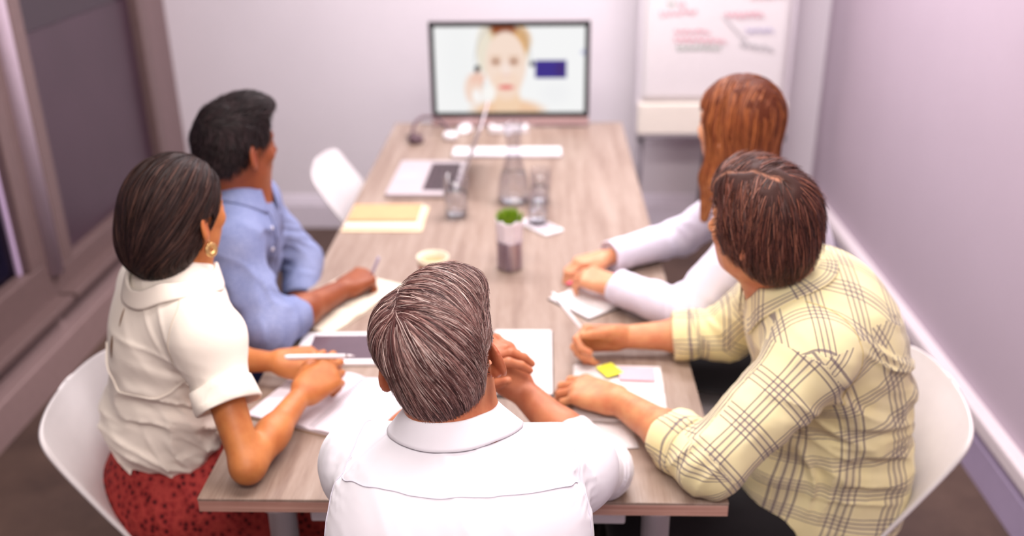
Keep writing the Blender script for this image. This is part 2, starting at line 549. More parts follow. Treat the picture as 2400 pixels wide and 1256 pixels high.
def skirting(name, p0, p1, h, th, material, cap):
    """skirting board with a moulded top, running from p0 to p1 along a wall; th signed thickness into the room"""
    p0, p1 = V3(*p0, 0), V3(*p1, 0)
    d = nrm(p1 - p0); nrml = V3(-d[1], d[0], 0) * th / abs(th)
    a = abs(th)
    prof = [(0, 0), (a, 0), (a, h * 0.72), (a * 0.8, h * 0.76), (a * 0.8, h * 0.8), (a * 0.55, h * 0.9), (a * 0.3, h), (0, h)]
    V = [p + nrml * x + V3(0, 0, z) for p in (p0, p1) for x, z in prof]
    n = len(prof)
    F = [(i, (i + 1) % n, n + (i + 1) % n, n + i) for i in range(n)] + [tuple(range(n))[::-1], tuple(range(n, 2 * n))]
    o = link(name, raw_mesh(name, V, F=F), material, smooth=False)
    return structure(o)
skirting('baseboard_back', (XL, YB), (XR, YB), 0.175, -0.022, M_skirt, None)
skirting('baseboard_right', (XR, YF), (XR, YB), 0.17, 0.022, simple('skirting_lilac', lin(176, 160, 190), 0.45, 0.03), None)
structure(box('trim_1', (0.05, YB - YF, 0.055), (XR - 0.02, (YB + YF) / 2, 0.205), simple('trunking_white', lin(222, 210, 214), 0.4, 0.02), bevel=0.008))
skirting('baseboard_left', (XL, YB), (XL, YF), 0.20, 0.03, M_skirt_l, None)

# windows in the left wall
def glass_mat(name, col, rough, alpha):
    m, t = mat(name, col, rough, spec=0.6)
    nz = t.noise(t.coord(), 1.3, 3)
    t.l(t.ramp(nz, [(0.3, tuple(c * 0.8 for c in col[:3]) + (1,)), (0.7, tuple(c * 1.15 for c in col[:3]) + (1,))]), t.p.inputs['Base Color'])
    t.p.inputs['Alpha'].default_value = alpha
    return m
M_frost = glass_mat('smoked_film_glass', lin(70, 49, 61), 0.34, 1.0)
M_dark = glass_mat('smoked_clear_glass', lin(50, 34, 45), 0.2, 1.0)
mg, tg = mat('clear_glass', lin(200, 195, 215), 0.02, spec=0.5); tg.p.inputs['Transmission Weight'].default_value = 1.0; tg.p.inputs['IOR'].default_value = 1.05
tg.l(tg.ramp(tg.noise(tg.coord(), 2.0, 2), [(0.3, lin(180, 175, 195)), (0.7, lin(215, 210, 228))]), tg.p.inputs['Base Color'])
M_clear = mg

def frame_rect(name, x0, x1, y0, y1, z0, z1, w, wb, material, parent):
    """rectangular window frame in the YZ plane, member width w (bottom wb)"""
    b = bmesh.new()
    cx, dx = (x0 + x1) / 2, x1 - x0
    box_bm((dx, y1 - y0, wb), (cx, (y0 + y1) / 2, z0 + wb / 2), 0.006, 2, b)
    box_bm((dx, y1 - y0, w), (cx, (y0 + y1) / 2, z1 - w / 2), 0.006, 2, b)
    box_bm((dx, w, z1 - z0 - w - wb), (cx, y0 + w / 2, (z0 + wb + z1 - w) / 2), 0.006, 2, b)
    box_bm((dx, w, z1 - z0 - w - wb), (cx, y1 - w / 2, (z0 + wb + z1 - w) / 2), 0.006, 2, b)
    return bm_obj(name, b, material, parent)

w1 = structure(frame_rect('window_1', XL - 0.07, XL + 0.015, 3.30, WY1, WZ0, WZ1, 0.085, 0.10, M_frame, None))
box('pane', (0.012, 0.99, 0.84), (XL - 0.035, 3.88, 0.815), M_frost, w1)
box('pane', (0.012, 0.99, 0.93), (XL - 0.040, 3.88, 1.70), M_dark, w1)
box('window_sill', (0.10, 1.30, 0.03), (XL + 0.03, 3.88, WZ0 + 0.0), M_frame, w1, 0.006)
w2 = structure(frame_rect('window_2', XL - 0.07, XL + 0.015, WY0, 3.16, WZ0, WZ1, 0.085, 0.16, M_frame, None))
box('pane', (0.01, 2.46, 1.72), (XL - 0.04, 1.855, 1.31), M_clear, w2)
box('glazing_bead', (0.014, 0.022, 1.70), (XL - 0.022, 3.062, 1.31), simple('bead_lilac', lin(206, 180, 214), 0.4, 0.03), w2, 0.003)
box('window_sill', (0.10, 2.72, 0.03), (XL + 0.03, 1.85, WZ0 + 0.0), M_frame, w2, 0.006)
# rounded metal post between the windows, its highlight painted in as pale lilac
pb = lathe('post', [(0.0, 0), (0.036, 0), (0.036, WZ1 - WZ0 - 0.1), (0.0, WZ1 - WZ0 - 0.1)], M_post, w1, seg=24, loc=(XL + 0.012, 3.225, WZ0 + 0.10))
box('post_base', (0.09, 0.15, WZ1 - WZ0), (XL - 0.03, 3.23, (WZ0 + WZ1) / 2), M_frame, w1, 0.008)

# what shows outside the clear window: a brick wall across a dark yard, its bricks one by one
M_mortar = simple('mortar', lin(104, 94, 110), 0.9, 0.1)
M_brick = simple('dark_brick', lin(74, 62, 80), 0.8, 0.25, 9)
bw = tag(box('yard_wall', (0.2, 3.0, 2.6), (-2.95, 4.3, 1.0), M_mortar), 'dark brick yard wall outside the clear window', 'wall')
bme = None
for r in range(12):
    for c in range(9):
        if bme is None:
            ob = box('brick', (0.03, 0.205, 0.062), (0, 0, 0), M_brick, bw, 0.004, 1); bme = ob.data
        else:
            ob = bpy.data.objects.new('brick', bme); COL.objects.link(ob); ob.parent = bw
        ob.location = (-2.85, 3.55 + c * 0.22 + (0.11 if r % 2 else 0), 0.05 + r * 0.075)
dp = tag(lathe('drainpipe', [(0.0, 0), (0.045, 0), (0.045, 1.0), (0.052, 1.0), (0.052, 1.08), (0.045, 1.08), (0.045, 2.2), (0, 2.2)], simple('pipe_paint', lin(190, 170, 200), 0.4, 0.04),
        loc=(-2.72, 3.95, 0.0), seg=16), 'pale lilac drainpipe outside the clear window', 'pipe')
structure(box('ground_outside', (1.6, 6, 0.1), (-2.8, 3.6, -0.06), M_mortar))

# ================================================================== TABLE
TX0, TX1, TY0, TY1, TTH = -0.640, 0.339, 1.436, 4.062, 0.030
tb = empty('meeting_table', ((TX0 + TX1) / 2, (TY0 + TY1) / 2, 0), 0, 'long rectangular grey oak meeting table with white legs', 'table')
ox, oy = tb.location.x, tb.location.y
tt = box('tabletop', (TX1 - TX0, TY1 - TY0, 0.006), (0, 0, TZ - 0.003), M_wood, tb, 0.0015, 2)
box('edge_band', (TX1 - TX0 - 0.001, TY1 - TY0 - 0.001, TTH - 0.006), (0, 0, TZ - 0.006 - (TTH - 0.006) / 2), M_edge, tb, 0.001, 1)
for lx in (-0.502, 0.215):
    for ly in (1.49, 3.95):
        lathe('leg', [(0.0, 0), (0.024, 0), (0.026, 0.02), (0.027, TZ - TTH - 0.012), (0.045, TZ - TTH - 0.010), (0.045, TZ - TTH), (0.0, TZ - TTH)], M_whitemetal, tb, (lx - ox, ly - oy, 0), seg=24)
for ly in (1.49, 3.95):
    box('apron_rail', (0.60, 0.03, 0.05), (-0.1435 - ox, ly - oy, TZ - TTH - 0.026), M_whitemetal, tb, 0.004)

# ================================================================== CHAIRS
def chair_shell_mesh():
    m = 56
    ctrl = [(0.225, 0.398), (0.215, 0.425), (0.10, 0.430), (-0.04, 0.418), (-0.14, 0.422), (-0.195, 0.455), (-0.235, 0.53), (-0.275, 0.62), (-0.312, 0.695), (-0.335, 0.745), (-0.346, 0.775)]
    s = np.linspace(0, 1, m); s = np.sin(s * math.pi / 2) ** 0.9
    dense = catmull(ctrl, 400)
    prof = np.stack([np.interp(s, np.linspace(0, 1, 400), dense[:, k]) for k in (0, 1)], -1)
    hw = np.interp(s, [0, 0.06, 0.2, 0.45, 0.7, 0.8, 1.0], [0.19, 0.212, 0.222, 0.226, 0.220, 0.214, 0.205])
    t = np.clip((s - 0.80) / 0.20, 0, 1); hw = hw * np.maximum(1 - t ** 2.6, 0) ** (1 / 2.4)
    t = np.clip((0.05 - s) / 0.05, 0, 1); hw = hw * (1 - 0.25 * t ** 2)
    nu = 25
    G = np.zeros((m, nu, 3))
    T = np.gradient(prof, axis=0); T /= np.linalg.norm(T, axis=1, keepdims=True) + 1e-9
    N = np.stack([T[:, 1], -T[:, 0]], -1)      # towards the sitter
    for i in range(m):
        lift = 0.010 + 0.050 * math.exp(-((s[i] - 0.5) / 0.2) ** 2) + 0.022 * s[i]
        for j in range(nu):
            u = -1 + 2 * j / (nu - 1)
            x = u * hw[i]
            y, z = prof[i] + N[i] * abs(x / 0.222) ** 2.2 * lift
            G[i, j] = (x, y, z)
    return grid_mesh('shell', G)
SHELL = chair_shell_mesh(); SHELL.materials.append(M_shell)
SHELL.polygons.foreach_set('use_smooth', np.ones(len(SHELL.polygons), bool))
legmeshes = {}
def chair(x, y, az, label, group=None):
    t = empty('shell_chair', (x, y, 0), -math.radians(az), label, 'chair', group)
    o = bpy.data.objects.new('shell', SHELL); COL.objects.link(o); o.parent = t
    solidify(o, 0.008, 0)
    for k, (sx, sy) in enumerate(((-1, 1), (1, 1), (-1, -1), (1, -1))):
        if k not in legmeshes:
            legmeshes[k] = tube_mesh('leg', [(sx * 0.13, sy * 0.12 - 0.02, 0.418), (sx * 0.155, sy * 0.15 - 0.02, 0.25), (sx * 0.19, sy * 0.19 - 0.02, 0.0)], [0.014, 0.013, 0.010], 12)
            legmeshes[k].materials.append(M_whitemetal)
            legmeshes[k].polygons.foreach_set('use_smooth', np.ones(len(legmeshes[k].polygons), bool))
        l = bpy.data.objects.new('leg', legmeshes[k]); COL.objects.link(l); l.parent = t
    if 'rail' not in legmeshes:
        legmeshes['rail'] = box_bm((0.27, 0.26, 0.012), (0, -0.02, 0.408), 0.004)
        me = bpy.data.meshes.new('seat_mount'); legmeshes['rail'].to_mesh(me); legmeshes['rail'] = me; me.materials.append(M_whitemetal)
    l = bpy.data.objects.new('seat_mount', legmeshes['rail']); COL.objects.link(l); l.parent = t
    return t
CG = 'white moulded chairs around the table'
chair(-0.700, 1.800, 90, 'white moulded shell chair under the woman in the cream blouse, nearest the window', CG)
chair(0.535, 1.825, -90, 'white moulded shell chair under the man in the yellow plaid shirt', CG)
chair(-0.50, 3.42, 90, 'empty white moulded shell chair beyond the man in blue', CG)
chair(-0.70, 2.36, 88, 'white moulded shell chair under the man in the blue shirt', CG)
chair(0.44, 2.36, -90, 'white moulded shell chair under the woman with long auburn hair', CG)
chair(-0.125, 1.20, 0, 'white moulded shell chair under the grey-haired man at the table end', CG)

# ================================================================== MONITOR
def paint_screen(nu, nv):
    u = (np.arange(nu) + 0.5) / nu; v = (np.arange(nv) + 0.5) / nv
    U, W = np.meshgrid(u, v)                         # v runs downwards
    asp = 1.75
    img = np.ones((nv, nu, 3)) * np.array(lin(250, 250, 250)[:3])
    def blend(mask, col):
        nonlocal img
        img = img * (1 - mask[..., None]) + np.array(lin(*col)[:3]) * mask[..., None]
    def ellm(cx, cy, rx, ry, soft=0.18, rot=0):
        x, y = (U - cx) * asp, W - cy
        c, s = math.cos(rot), math.sin(rot); x, y = x * c + y * s, -x * s + y * c
        d = np.sqrt((x / (rx * asp)) ** 2 + (y / ry) ** 2)
        return np.clip((1 - d) / soft + 0.5, 0, 1)
    def rectm(x0, x1, y0, y1, soft=0.006):
        return (np.clip((U - x0) / soft, 0, 1) * np.clip((x1 - U) / soft, 0, 1) * np.clip((W - y0) / soft, 0, 1) * np.clip((y1 - W) / soft, 0, 1))
    blend(ellm(0.16, 0.45, 0.10, 0.5, 1.0) * 0.25, (238, 240, 240)); blend(ellm(0.80, 0.78, 0.09, 0.12, 1.0) * 0.3, (236, 236, 240))
    blend(ellm(0.455, 0.27, 0.168, 0.35, 0.15), (232, 208, 170))                 # hair
    blend(ellm(0.52, 0.17, 0.12, 0.20, 0.3), (222, 170, 104)); blend(ellm(0.46, 0.02, 0.09, 0.09, 0.5), (150, 78, 44))
    blend(ellm(0.335, 0.26, 0.05, 0.26, 0.5), (240, 230, 212))
    blend(ellm(0.485, 0.99, 0.24, 0.15, 0.4), (246, 206, 172)); blend(ellm(0.48, 0.87, 0.09, 0.20, 0.3), (248, 214, 182))   # neck, shoulders
    blend(ellm(0.475, 0.43, 0.135, 0.37, 0.12), (250, 226, 210))                  # face
    blend(ellm(0.475, 0.68, 0.095, 0.17, 0.3), (250, 222, 202)); blend(ellm(0.475, 0.50, 0.03, 0.10, 0.9), (252, 232, 222))
    for ex in (0.408, 0.528):
        blend(ellm(ex, 0.405, 0.034, 0.045, 0.9) * 0.75, (196, 142, 112)); blend(ellm(ex, 0.40, 0.014, 0.022, 0.6) * 0.7, (120, 90, 76))
        blend(ellm(ex, 0.345, 0.04, 0.014, 0.9) * 0.5, (214, 168, 130))
    blend(ellm(0.475, 0.565, 0.03, 0.02, 0.9) * 0.4, (232, 176, 150))
    blend(ellm(0.475, 0.70, 0.052, 0.030, 0.5), (240, 138, 132)); blend(ellm(0.475, 0.698, 0.05, 0.006, 0.8) * 0.7, (206, 92, 92))
    arc = np.abs(np.sqrt(((U - 0.455) / 0.185) ** 2 + ((W - 0.38) / 0.42) ** 2) - 1)
    blend(np.clip(1 - arc / 0.035, 0, 1) * (W < 0.42), (196, 198, 202))           # headset band
    blend(ellm(0.285, 0.485, 0.020, 0.045, 0.4), (28, 26, 30)); blend(ellm(0.648, 0.43, 0.016, 0.034, 0.4), (34, 28, 50))
    bx, by = (U - 0.29), (W - 0.52)
    mic = np.abs(np.hypot((U - 0.35) / 0.075, (W - 0.52) / 0.17) - 1)
    blend(np.clip(1 - mic / 0.10, 0, 1) * (U < 0.37) * (W > 0.5) * 0.7, (120, 120, 124))
    blend(ellm(0.255, 0.72, 0.06, 0.18, 0.35), (248, 220, 204))                   # hand at the headset
    for fx, fy in ((0.29, 0.58), (0.315, 0.61), (0.255, 0.60)):
        blend(ellm(fx, fy, 0.016, 0.075, 0.4, 0.2), (246, 204, 186))
    blend(ellm(0.275, 0.80, 0.028, 0.08, 0.6), (255, 252, 250)); blend(ellm(0.36, 0.76, 0.04, 0.10, 0.6), (255, 252, 248))
    blend(rectm(0.665, 0.880, 0.385, 0.600), (70, 56, 142)); blend(rectm(0.79, 0.880, 0.39, 0.600, 0.05) * 0.7, (78, 50, 104))
    blend(ellm(0.99, 0.30, 0.02, 0.03, 0.9) * 0.6, (150, 150, 210))
    return img

def screen_material():
    m = bpy.data.materials.new('screen_picture'); m.use_nodes = True
    t = NT(m); nt = m.node_tree; nt.nodes.clear()
    out = t.n('ShaderNodeOutputMaterial'); em = t.n('ShaderNodeEmission'); at = t.n('ShaderNodeVertexColor'); at.layer_name = 'picture'
    em.inputs[1].default_value = 0.66
    t.l(at.outputs[0], em.inputs[0]); t.l(em.outputs[0], out.inputs[0])
    m.node_tree.nodes.active = em
    return m, em
M_screen, SCREEN_EM = screen_material()
MX, MY, MW, MZ0, MZ1 = -0.139, 3.99, 0.664, 0.785, 1.183
mon = empty('monitor', (MX, MY + 0.03, TZ), 0, 'wide black-framed monitor showing a video call at the table end', 'monitor')
def monitor_part(name, size, c, m, bev=0.003): return box(name, size, (c[0] - MX, c[1] - MY - 0.03, c[2] - TZ), m, mon, bev)
b = bmesh.new()
bz = 0.021
for sz, c in (((MW, 0.02, bz), (0, 0, MZ1 - bz / 2)), ((MW, 0.02, bz), (0, 0, MZ0 + bz / 2)), ((bz, 0.02, MZ1 - MZ0), (-MW / 2 + bz / 2, 0, (MZ0 + MZ1) / 2)), ((bz, 0.02, MZ1 - MZ0), (MW / 2 - bz / 2, 0, (MZ0 + MZ1) / 2))):
    box_bm(sz, (c[0], c[1] - 0.03, c[2] - TZ), 0.003, 2, b)
bm_obj('bezel', b, M_black, mon)
monitor_part('back_cover', (MW - 0.01, 0.03, MZ1 - MZ0 + 0.02), (MX, MY + 0.028, (MZ0 + MZ1) / 2 - 0.01), M_alu, 0.01)
monitor_part('chin', (MW, 0.018, 0.036), (MX, MY + 0.001, MZ0 - 0.0185), simple('chin_metal', lin(190, 160, 160), 0.4, 0.03, metal=0.3), 0.003)
nu, nv = 256, 146
img = paint_screen(nu, nv)
gx = np.linspace(-MW / 2 + 0.0202, MW / 2 - 0.0202, nu); gz = np.linspace(MZ1 - 0.0202, MZ0 + 0.0202, nv) - TZ
G = np.zeros((nv, nu, 3)); G[..., 0] = gx[None]; G[..., 1] = -0.034; G[..., 2] = gz[:, None]
me = grid_mesh('screen', G[::-1]); color_attr(me, 'picture', img[::-1].reshape(-1, 3))
link('screen', me, M_screen, mon)
monitor_part('stand_neck', (0.10, 0.012, 0.16), (MX, MY + 0.05, TZ + 0.085), M_alu, 0.004)
monitor_part('stand_foot', (0.20, 0.075, 0.007), (MX, MY + 0.03, TZ + 0.0038), M_alu, 0.003)

# ================================================================== FLIP CHART
M_fc = simple('flipchart_board', lin(226, 218, 224), 0.4, 0.02)
M_cream = simple('flipchart_tray', lin(236, 226, 214), 0.45, 0.02)
M_grey = simple('grey_metal', lin(140, 132, 140), 0.35, 0.04, metal=0.5)
FX, FY = 0.80, 4.50
fl = empty('flip_chart', (FX, FY, 0), 0, 'white flip chart on a grey stand covered in red and green notes', 'flip chart')
box('board', (0.715, 0.025, 1.10), (0, 0.02, 1.12), M_fc, fl, 0.006)
box('board_frame', (0.73, 0.03, 0.03), (0, 0.02, 1.675), M_alu, fl, 0.006)
box('tray', (0.70, 0.05, 0.150), (0, -0.012, 0.643), M_cream, fl, 0.008)
box('tray_lip', (0.70, 0.065, 0.012), (0, -0.02, 0.563), M_grey, fl, 0.004)
for sx in (-1, 1): box('clip', (0.03, 0.04, 0.03), (sx * 0.335, -0.03, 0.553), M_black, fl, 0.006)
tube('leg', [(-0.325, 0.03, 0.60), (-0.33, 0.0, 0.35), (-0.36, -0.12, 0.0)], 0.012, M_grey, fl)
tube('leg', [(0.325, 0.03, 0.60), (0.33, 0.0, 0.35), (0.36, -0.12, 0.0)], 0.012, M_grey, fl)
tube('leg', [(0, 0.05, 0.9), (0, 0.12, 0.35), (0, 0.20, 0.0)], 0.012, M_grey, fl)
# paper pad, gently waved
nu_, nv_ = 20, 30
G = np.zeros((nv_, nu_, 3))
for i in range(nv_):
    for j in range(nu_):
        u, v = j / (nu_ - 1), i / (nv_ - 1)
        G[i, j] = (-0.335 + 0.665 * u, -0.004 - 0.006 * math.sin(v * 3) * v - 0.003 * math.sin(u * 5 + v * 2), 1.66 - 0.935 * v)
pad = link('paper_sheet', grid_mesh('paper_sheet', G[::-1]), M_paper, fl); solidify(pad, 0.002)
inks = {'red': simple('ink_red', lin(226, 130, 148), 0.7, 0.05), 'green': simple('ink_green', lin(120, 150, 128), 0.7, 0.05), 'blue': simple('ink_blue', lin(160, 152, 204), 0.7, 0.05), 'grey': simple('ink_grey', lin(150, 150, 156), 0.7, 0.05)}
rs = random.Random(4)
def scribble(x0, x1, z, amp, ink, slope=0.0):
    n = int((x1 - x0) / 0.006) + 3
    P = []
    for i in range(n):
        f = i / (n - 1)
        P.append((x0 + (x1 - x0) * f + 0.004 * math.sin(i * 1.9), -0.0135, z + slope * f + amp * math.sin(i * 1.35 + rs.random()) * (0.55 + 0.45 * rs.random())))
    return tube('marker_writing', catmull(P, n * 3), 0.0019, inks[ink], fl, 5)
def fx(px): return 0.45 + (px - 1500) * 0.001935 - FX
def fz(py): return 1.196 - py * 0.00196
for x0, x1, y, a, ink, sl in ((1558, 1575, 12, .012, 'green', 0), (1582, 1600, 14, .012, 'red', 0), (1540, 1628, 36, .014, 'red', .012), (1695, 1785, 38, .016, 'red', .0), (1750, 1830, -4, .016, 'red', .008),
                          (1578, 1660, 76, .010, 'red', 0), (1578, 1702, 94, .012, 'red', -.006), (1585, 1690, 114, .011, 'green', 0), (1745, 1812, 74, .013, 'blue', 0), (1735, 1815, 104, .012, 'grey', -.03),
                          (1540, 1600, -45, .014, 'green', 0), (1640, 1760, -55, .016, 'red', 0)):
    scribble(fx(x0), fx(x1), fz(y), a, ink, sl)
P = [(fx(1690), -0.0135, fz(40)), (fx(1725), -0.0135, fz(75)), (fx(1750), -0.0135, fz(100))]
tube('marker_writing', P, 0.0019, inks['grey'], fl, 5)

# ================================================================== THINGS ON THE TABLE
T = TZ + 0.0004
# keyboard
kb = empty('keyboard', (-0.140, 3.60, T), 0, 'long white computer keyboard in front of the monitor', 'keyboard')
slab('base', (0.425, 0.115, 0.008), (0, 0, 0.005), M_alu, kb, 0.008)
km = None
for r in range(6):
    for c in range(20):
        if r == 5 and 4 <= c <= 9: continue
        if km is None:
            o = box('key', (0.0202, 0.0152, 0.004), (0, 0, 0), M_white, kb, 0.0012, 1); km = o.data
        else:
            o = bpy.data.objects.new('key', km); COL.objects.link(o); o.parent = kb
        o.location = (-0.200 + c * 0.02105, 0.045 - r * 0.018, 0.0105)
o = box('space_bar', (0.123, 0.0152, 0.004), (-0.063, -0.045, 0.0105), M_white, kb, 0.0012, 1)
# mouse
ms = empty('computer_mouse', (-0.330, 3.925, T), math.radians(-12), 'small white computer mouse lying before the monitor', 'mouse')
Vm, Qm = sdf_mesh([Ell((0, 0, 0.004), (0.032, 0.056, 0.026)), Box((0, 0, -0.03), (0.1, 0.1, 0.03), op='s', k=0.003)], 0.004)
link('shell', raw_mesh('shell', Vm, quads=Qm), M_white, ms)
box('scroll_wheel', (0.006, 0.016, 0.010), (0, 0.030, 0.022), M_alu, ms, 0.002)
# headset lying on the table
hs = empty('headset', (-0.455, 3.80, T), math.radians(20), 'dark headset with a white ear cushion left of the keyboard', 'headset')
A = np.linspace(-0.25, math.pi + 0.25, 28)
tube('headband', np.stack([-0.075 * np.cos(A), 0.085 * np.sin(A) + 0.0, 0.02 + 0.055 * np.sin(A)], -1), 0.007, simple('headset_plum', lin(96, 70, 78), 0.4, 0.08), hs, 8)
for sx, m_ in ((-1, simple('headset_cup', lin(88, 64, 72), 0.5, 0.08)), (1, M_white)):
    lathe('ear_cup', [(0, 0), (0.026, 0), (0.031, 0.006), (0.031, 0.02), (0.024, 0.028), (0.012, 0.026), (0, 0.024)], m_, hs, (sx * 0.072, -0.025, 0.002), seg=20)
tube('microphone_boom', catmull([(-0.08, -0.03, 0.02), (-0.10, 0.02, 0.016), (-0.075, 0.07, 0.012), (-0.05, 0.085, 0.01)], 12), 0.003, M_black, hs, 6)
# desk phone-like device
dv = empty('speaker_device', (-0.145, 3.91, T), 0, 'low white plastic desk device standing below the monitor', 'device')
slab('body', (0.165, 0.06, 0.03), (0, 0, 0.015), M_white, dv, 0.015, 0.006)
slab('top_plate', (0.12, 0.035, 0.004), (0, 0, 0.031), M_alu, dv, 0.01, 0.001)
lathe('foot', [(0, 0), (0.014, 0), (0.010, 0.02), (0, 0.02)], M_white, dv, (0.0, -0.055, 0), seg=16)
# laptop seen from its side, facing the left seats
lp = empty('laptop', (-0.412, 3.275, T), math.radians(-90 - 1.0), 'open grey laptop facing the left side of the table', 'laptop')
M_lap = simple('laptop_alu', lin(196, 184, 188), 0.4, 0.02, metal=0.25)
slab('base', (0.385, 0.25, 0.014), (0, 0, 0.009), M_lap, lp, 0.012)
box('keyboard_well', (0.30, 0.108, 0.001), (0, 0.052, 0.0164), simple('key_well', lin(92, 72, 78), 0.5, 0.1), lp)
kbm = bmesh.new()
for r in range(6):
    for c in range(15):
        box_bm((0.0168, 0.0148, 0.0016), (-0.14 + c * 0.02, 0.006 + r * 0.0182, 0.0176), bm=kbm)
tag(bm_obj('keys', kbm, simple('laptop_keys', lin(66, 52, 58), 0.45, 0.1), lp), kind='stuff')
slab('trackpad', (0.11, 0.075, 0.0008), (0, -0.068, 0.0164), simple('trackpad', lin(186, 176, 180), 0.3, 0.02), lp, 0.006, 0)
lid = slab('lid', (0.385, 0.246, 0.007), (0, 0.123, 0), M_lap, lp, 0.012, 0.002, loc=(0, 0.126, 0.016), rot=(math.radians(70), 0, 0))
box('display', (0.36, 0.215, 0.001), (0, 0.126, 0.0040), simple('display_dark', lin(60, 56, 70), 0.2, 0.1), lid)
for sx in (-0.1, 0.1): tube('hinge', [(sx - 0.02, 0.124, 0.015), (sx + 0.02, 0.124, 0.015)], 0.005, M_black, lp, 8)

# kraft folder with cream papers
fd = empty('paper_folder', (-0.505, 2.885, T), math.radians(0), 'tan kraft folder on cream papers beside the empty chair', 'folder')
box('lower_cover', (0.255, 0.225, 0.003), (0, 0, 0.0016), simple('kraft_light', lin(226, 202, 168), 0.75, 0.03), fd, 0.0008)
box('papers', (0.235, 0.205, 0.006), (-0.006, 0.012, 0.006), M_paper_cream, fd, 0.001)
box('top_cover', (0.225, 0.15, 0.003), (-0.008, 0.035, 0.0106), simple('kraft', lin(206, 160, 116), 0.75, 0.04), fd, 0.0008)
box('spine_fold', (0.225, 0.022, 0.004), (-0.008, -0.038, 0.0104), simple('kraft_dark', lin(186, 138, 98), 0.75, 0.04), fd, 0.001)

# drinking glasses, carafe
mgl = bpy.data.materials.new('drinking_glass'); mgl.use_nodes = True          # thin clear glass: see-through with a Fresnel sheen
tgl = NT(mgl); mgl.node_tree.nodes.clear()
_o = tgl.n('ShaderNodeOutputMaterial'); _m = tgl.n('ShaderNodeMixShader'); _t = tgl.n('ShaderNodeBsdfTransparent'); _g = tgl.n('ShaderNodeBsdfGlossy'); _f = tgl.n('ShaderNodeLayerWeight'); _f.inputs['Blend'].default_value = 0.25
_g.inputs['Roughness'].default_value = 0.03
tgl.l(tgl.ramp(tgl.noise(tgl.coord(), 20, 2), [(0.3, (0.90, 0.90, 0.92, 1)), (0.7, (0.96, 0.96, 0.97, 1))]), _t.inputs[0])
tgl.l(tgl.math('ADD', tgl.math('MULTIPLY', tgl.math('POWER', _f.outputs[1], 2.0), 0.6), 0.04), _m.inputs[0]); tgl.l(_t.outputs[0], _m.inputs[1]); tgl.l(_g.outputs[0], _m.inputs[2]); tgl.l(_m.outputs[0], _o.inputs[0])
mwt, twt = mat('water', (0.97, 0.98, 0.99, 1), 0.02); twt.p.inputs['Transmission Weight'].default_value = 1.0; twt.p.inputs['IOR'].default_value = 1.15
twt.l(twt.ramp(twt.noise(twt.coord(), 20, 2), [(0.3, (0.95, 0.97, 0.98, 1)), (0.7, (0.99, 0.99, 0.99, 1))]), twt.p.inputs['Base Color'])
def tumbler(x, y, z, h, r, level, label):
    t = empty('water_glass', (x, y, z), 0, label, 'glass', 'drinking glasses by the carafe')
    lathe('tumbler', [(0, 0), (r * 0.86, 0), (r * 0.9, 0.004), (r, h), (r - 0.0022, h), (r * 0.88 - 0.0022, 0.014), (r * 0.6, 0.011), (0, 0.011)], mgl, t, seg=36)
    lv = h * level
    lathe('water', [(0, 0.0115), (r * 0.6, 0.0115), (r * 0.87 - 0.0026, 0.0145), (r * (0.88 + 0.12 * level) - 0.0030, lv), (0, lv)], mwt, t, seg=36)
tumbler(-0.281, 2.915, T, 0.135, 0.042, 0.60, 'tall tumbler of water standing beside the laptop')
tumbler(-0.010, 3.045, T, 0.115, 0.036, 0.45, 'tumbler of water standing right behind the carafe')
tumbler(-0.016, 2.835, T + 0.0085, 0.092, 0.035, 0.4, 'short tumbler of water standing on the white phone')
cf = empty('carafe', (-0.098, 3.055, T), 0, 'tall glass water carafe in the middle of the table', 'carafe')
R_ = [(0, 0), (0.046, 0), (0.052, 0.006), (0.054, 0.03), (0.050, 0.075), (0.036, 0.125), (0.024, 0.165), (0.022, 0.20), (0.030, 0.245), (0.036, 0.268)]
lathe('bottle', R_ + [(0.0335, 0.268), (0.0275, 0.245), (0.0196, 0.20), (0.0216, 0.165), (0.0335, 0.125), (0.0475, 0.075), (0.0515, 0.03), (0.049, 0.010), (0, 0.008)], mgl, cf, seg=40)
lathe('water', [(0, 0.0085), (0.0485, 0.0105), (0.0508, 0.03), (0.0468, 0.075), (0.0405, 0.098), (0, 0.098)], mwt, cf, seg=40)
# phone under the tumbler
ph = empty('smartphone', (-0.008, 2.812, T), math.radians(38), 'white smartphone lying under the short tumbler', 'phone')
slab('case', (0.075, 0.15, 0.008), (0, 0, 0.004), M_white, ph, 0.010, 0.002)
slab('display', (0.064, 0.118, 0.0006), (0, 0, 0.0082), simple('phone_display', lin(196, 184, 192), 0.15, 0.03), ph, 0.002, 0)
lathe('home_button', [(0, 0), (0.005, 0), (0.005, 0.0004), (0, 0.0004)], M_alu, ph, (0, -0.066, 0.0081), seg=16)

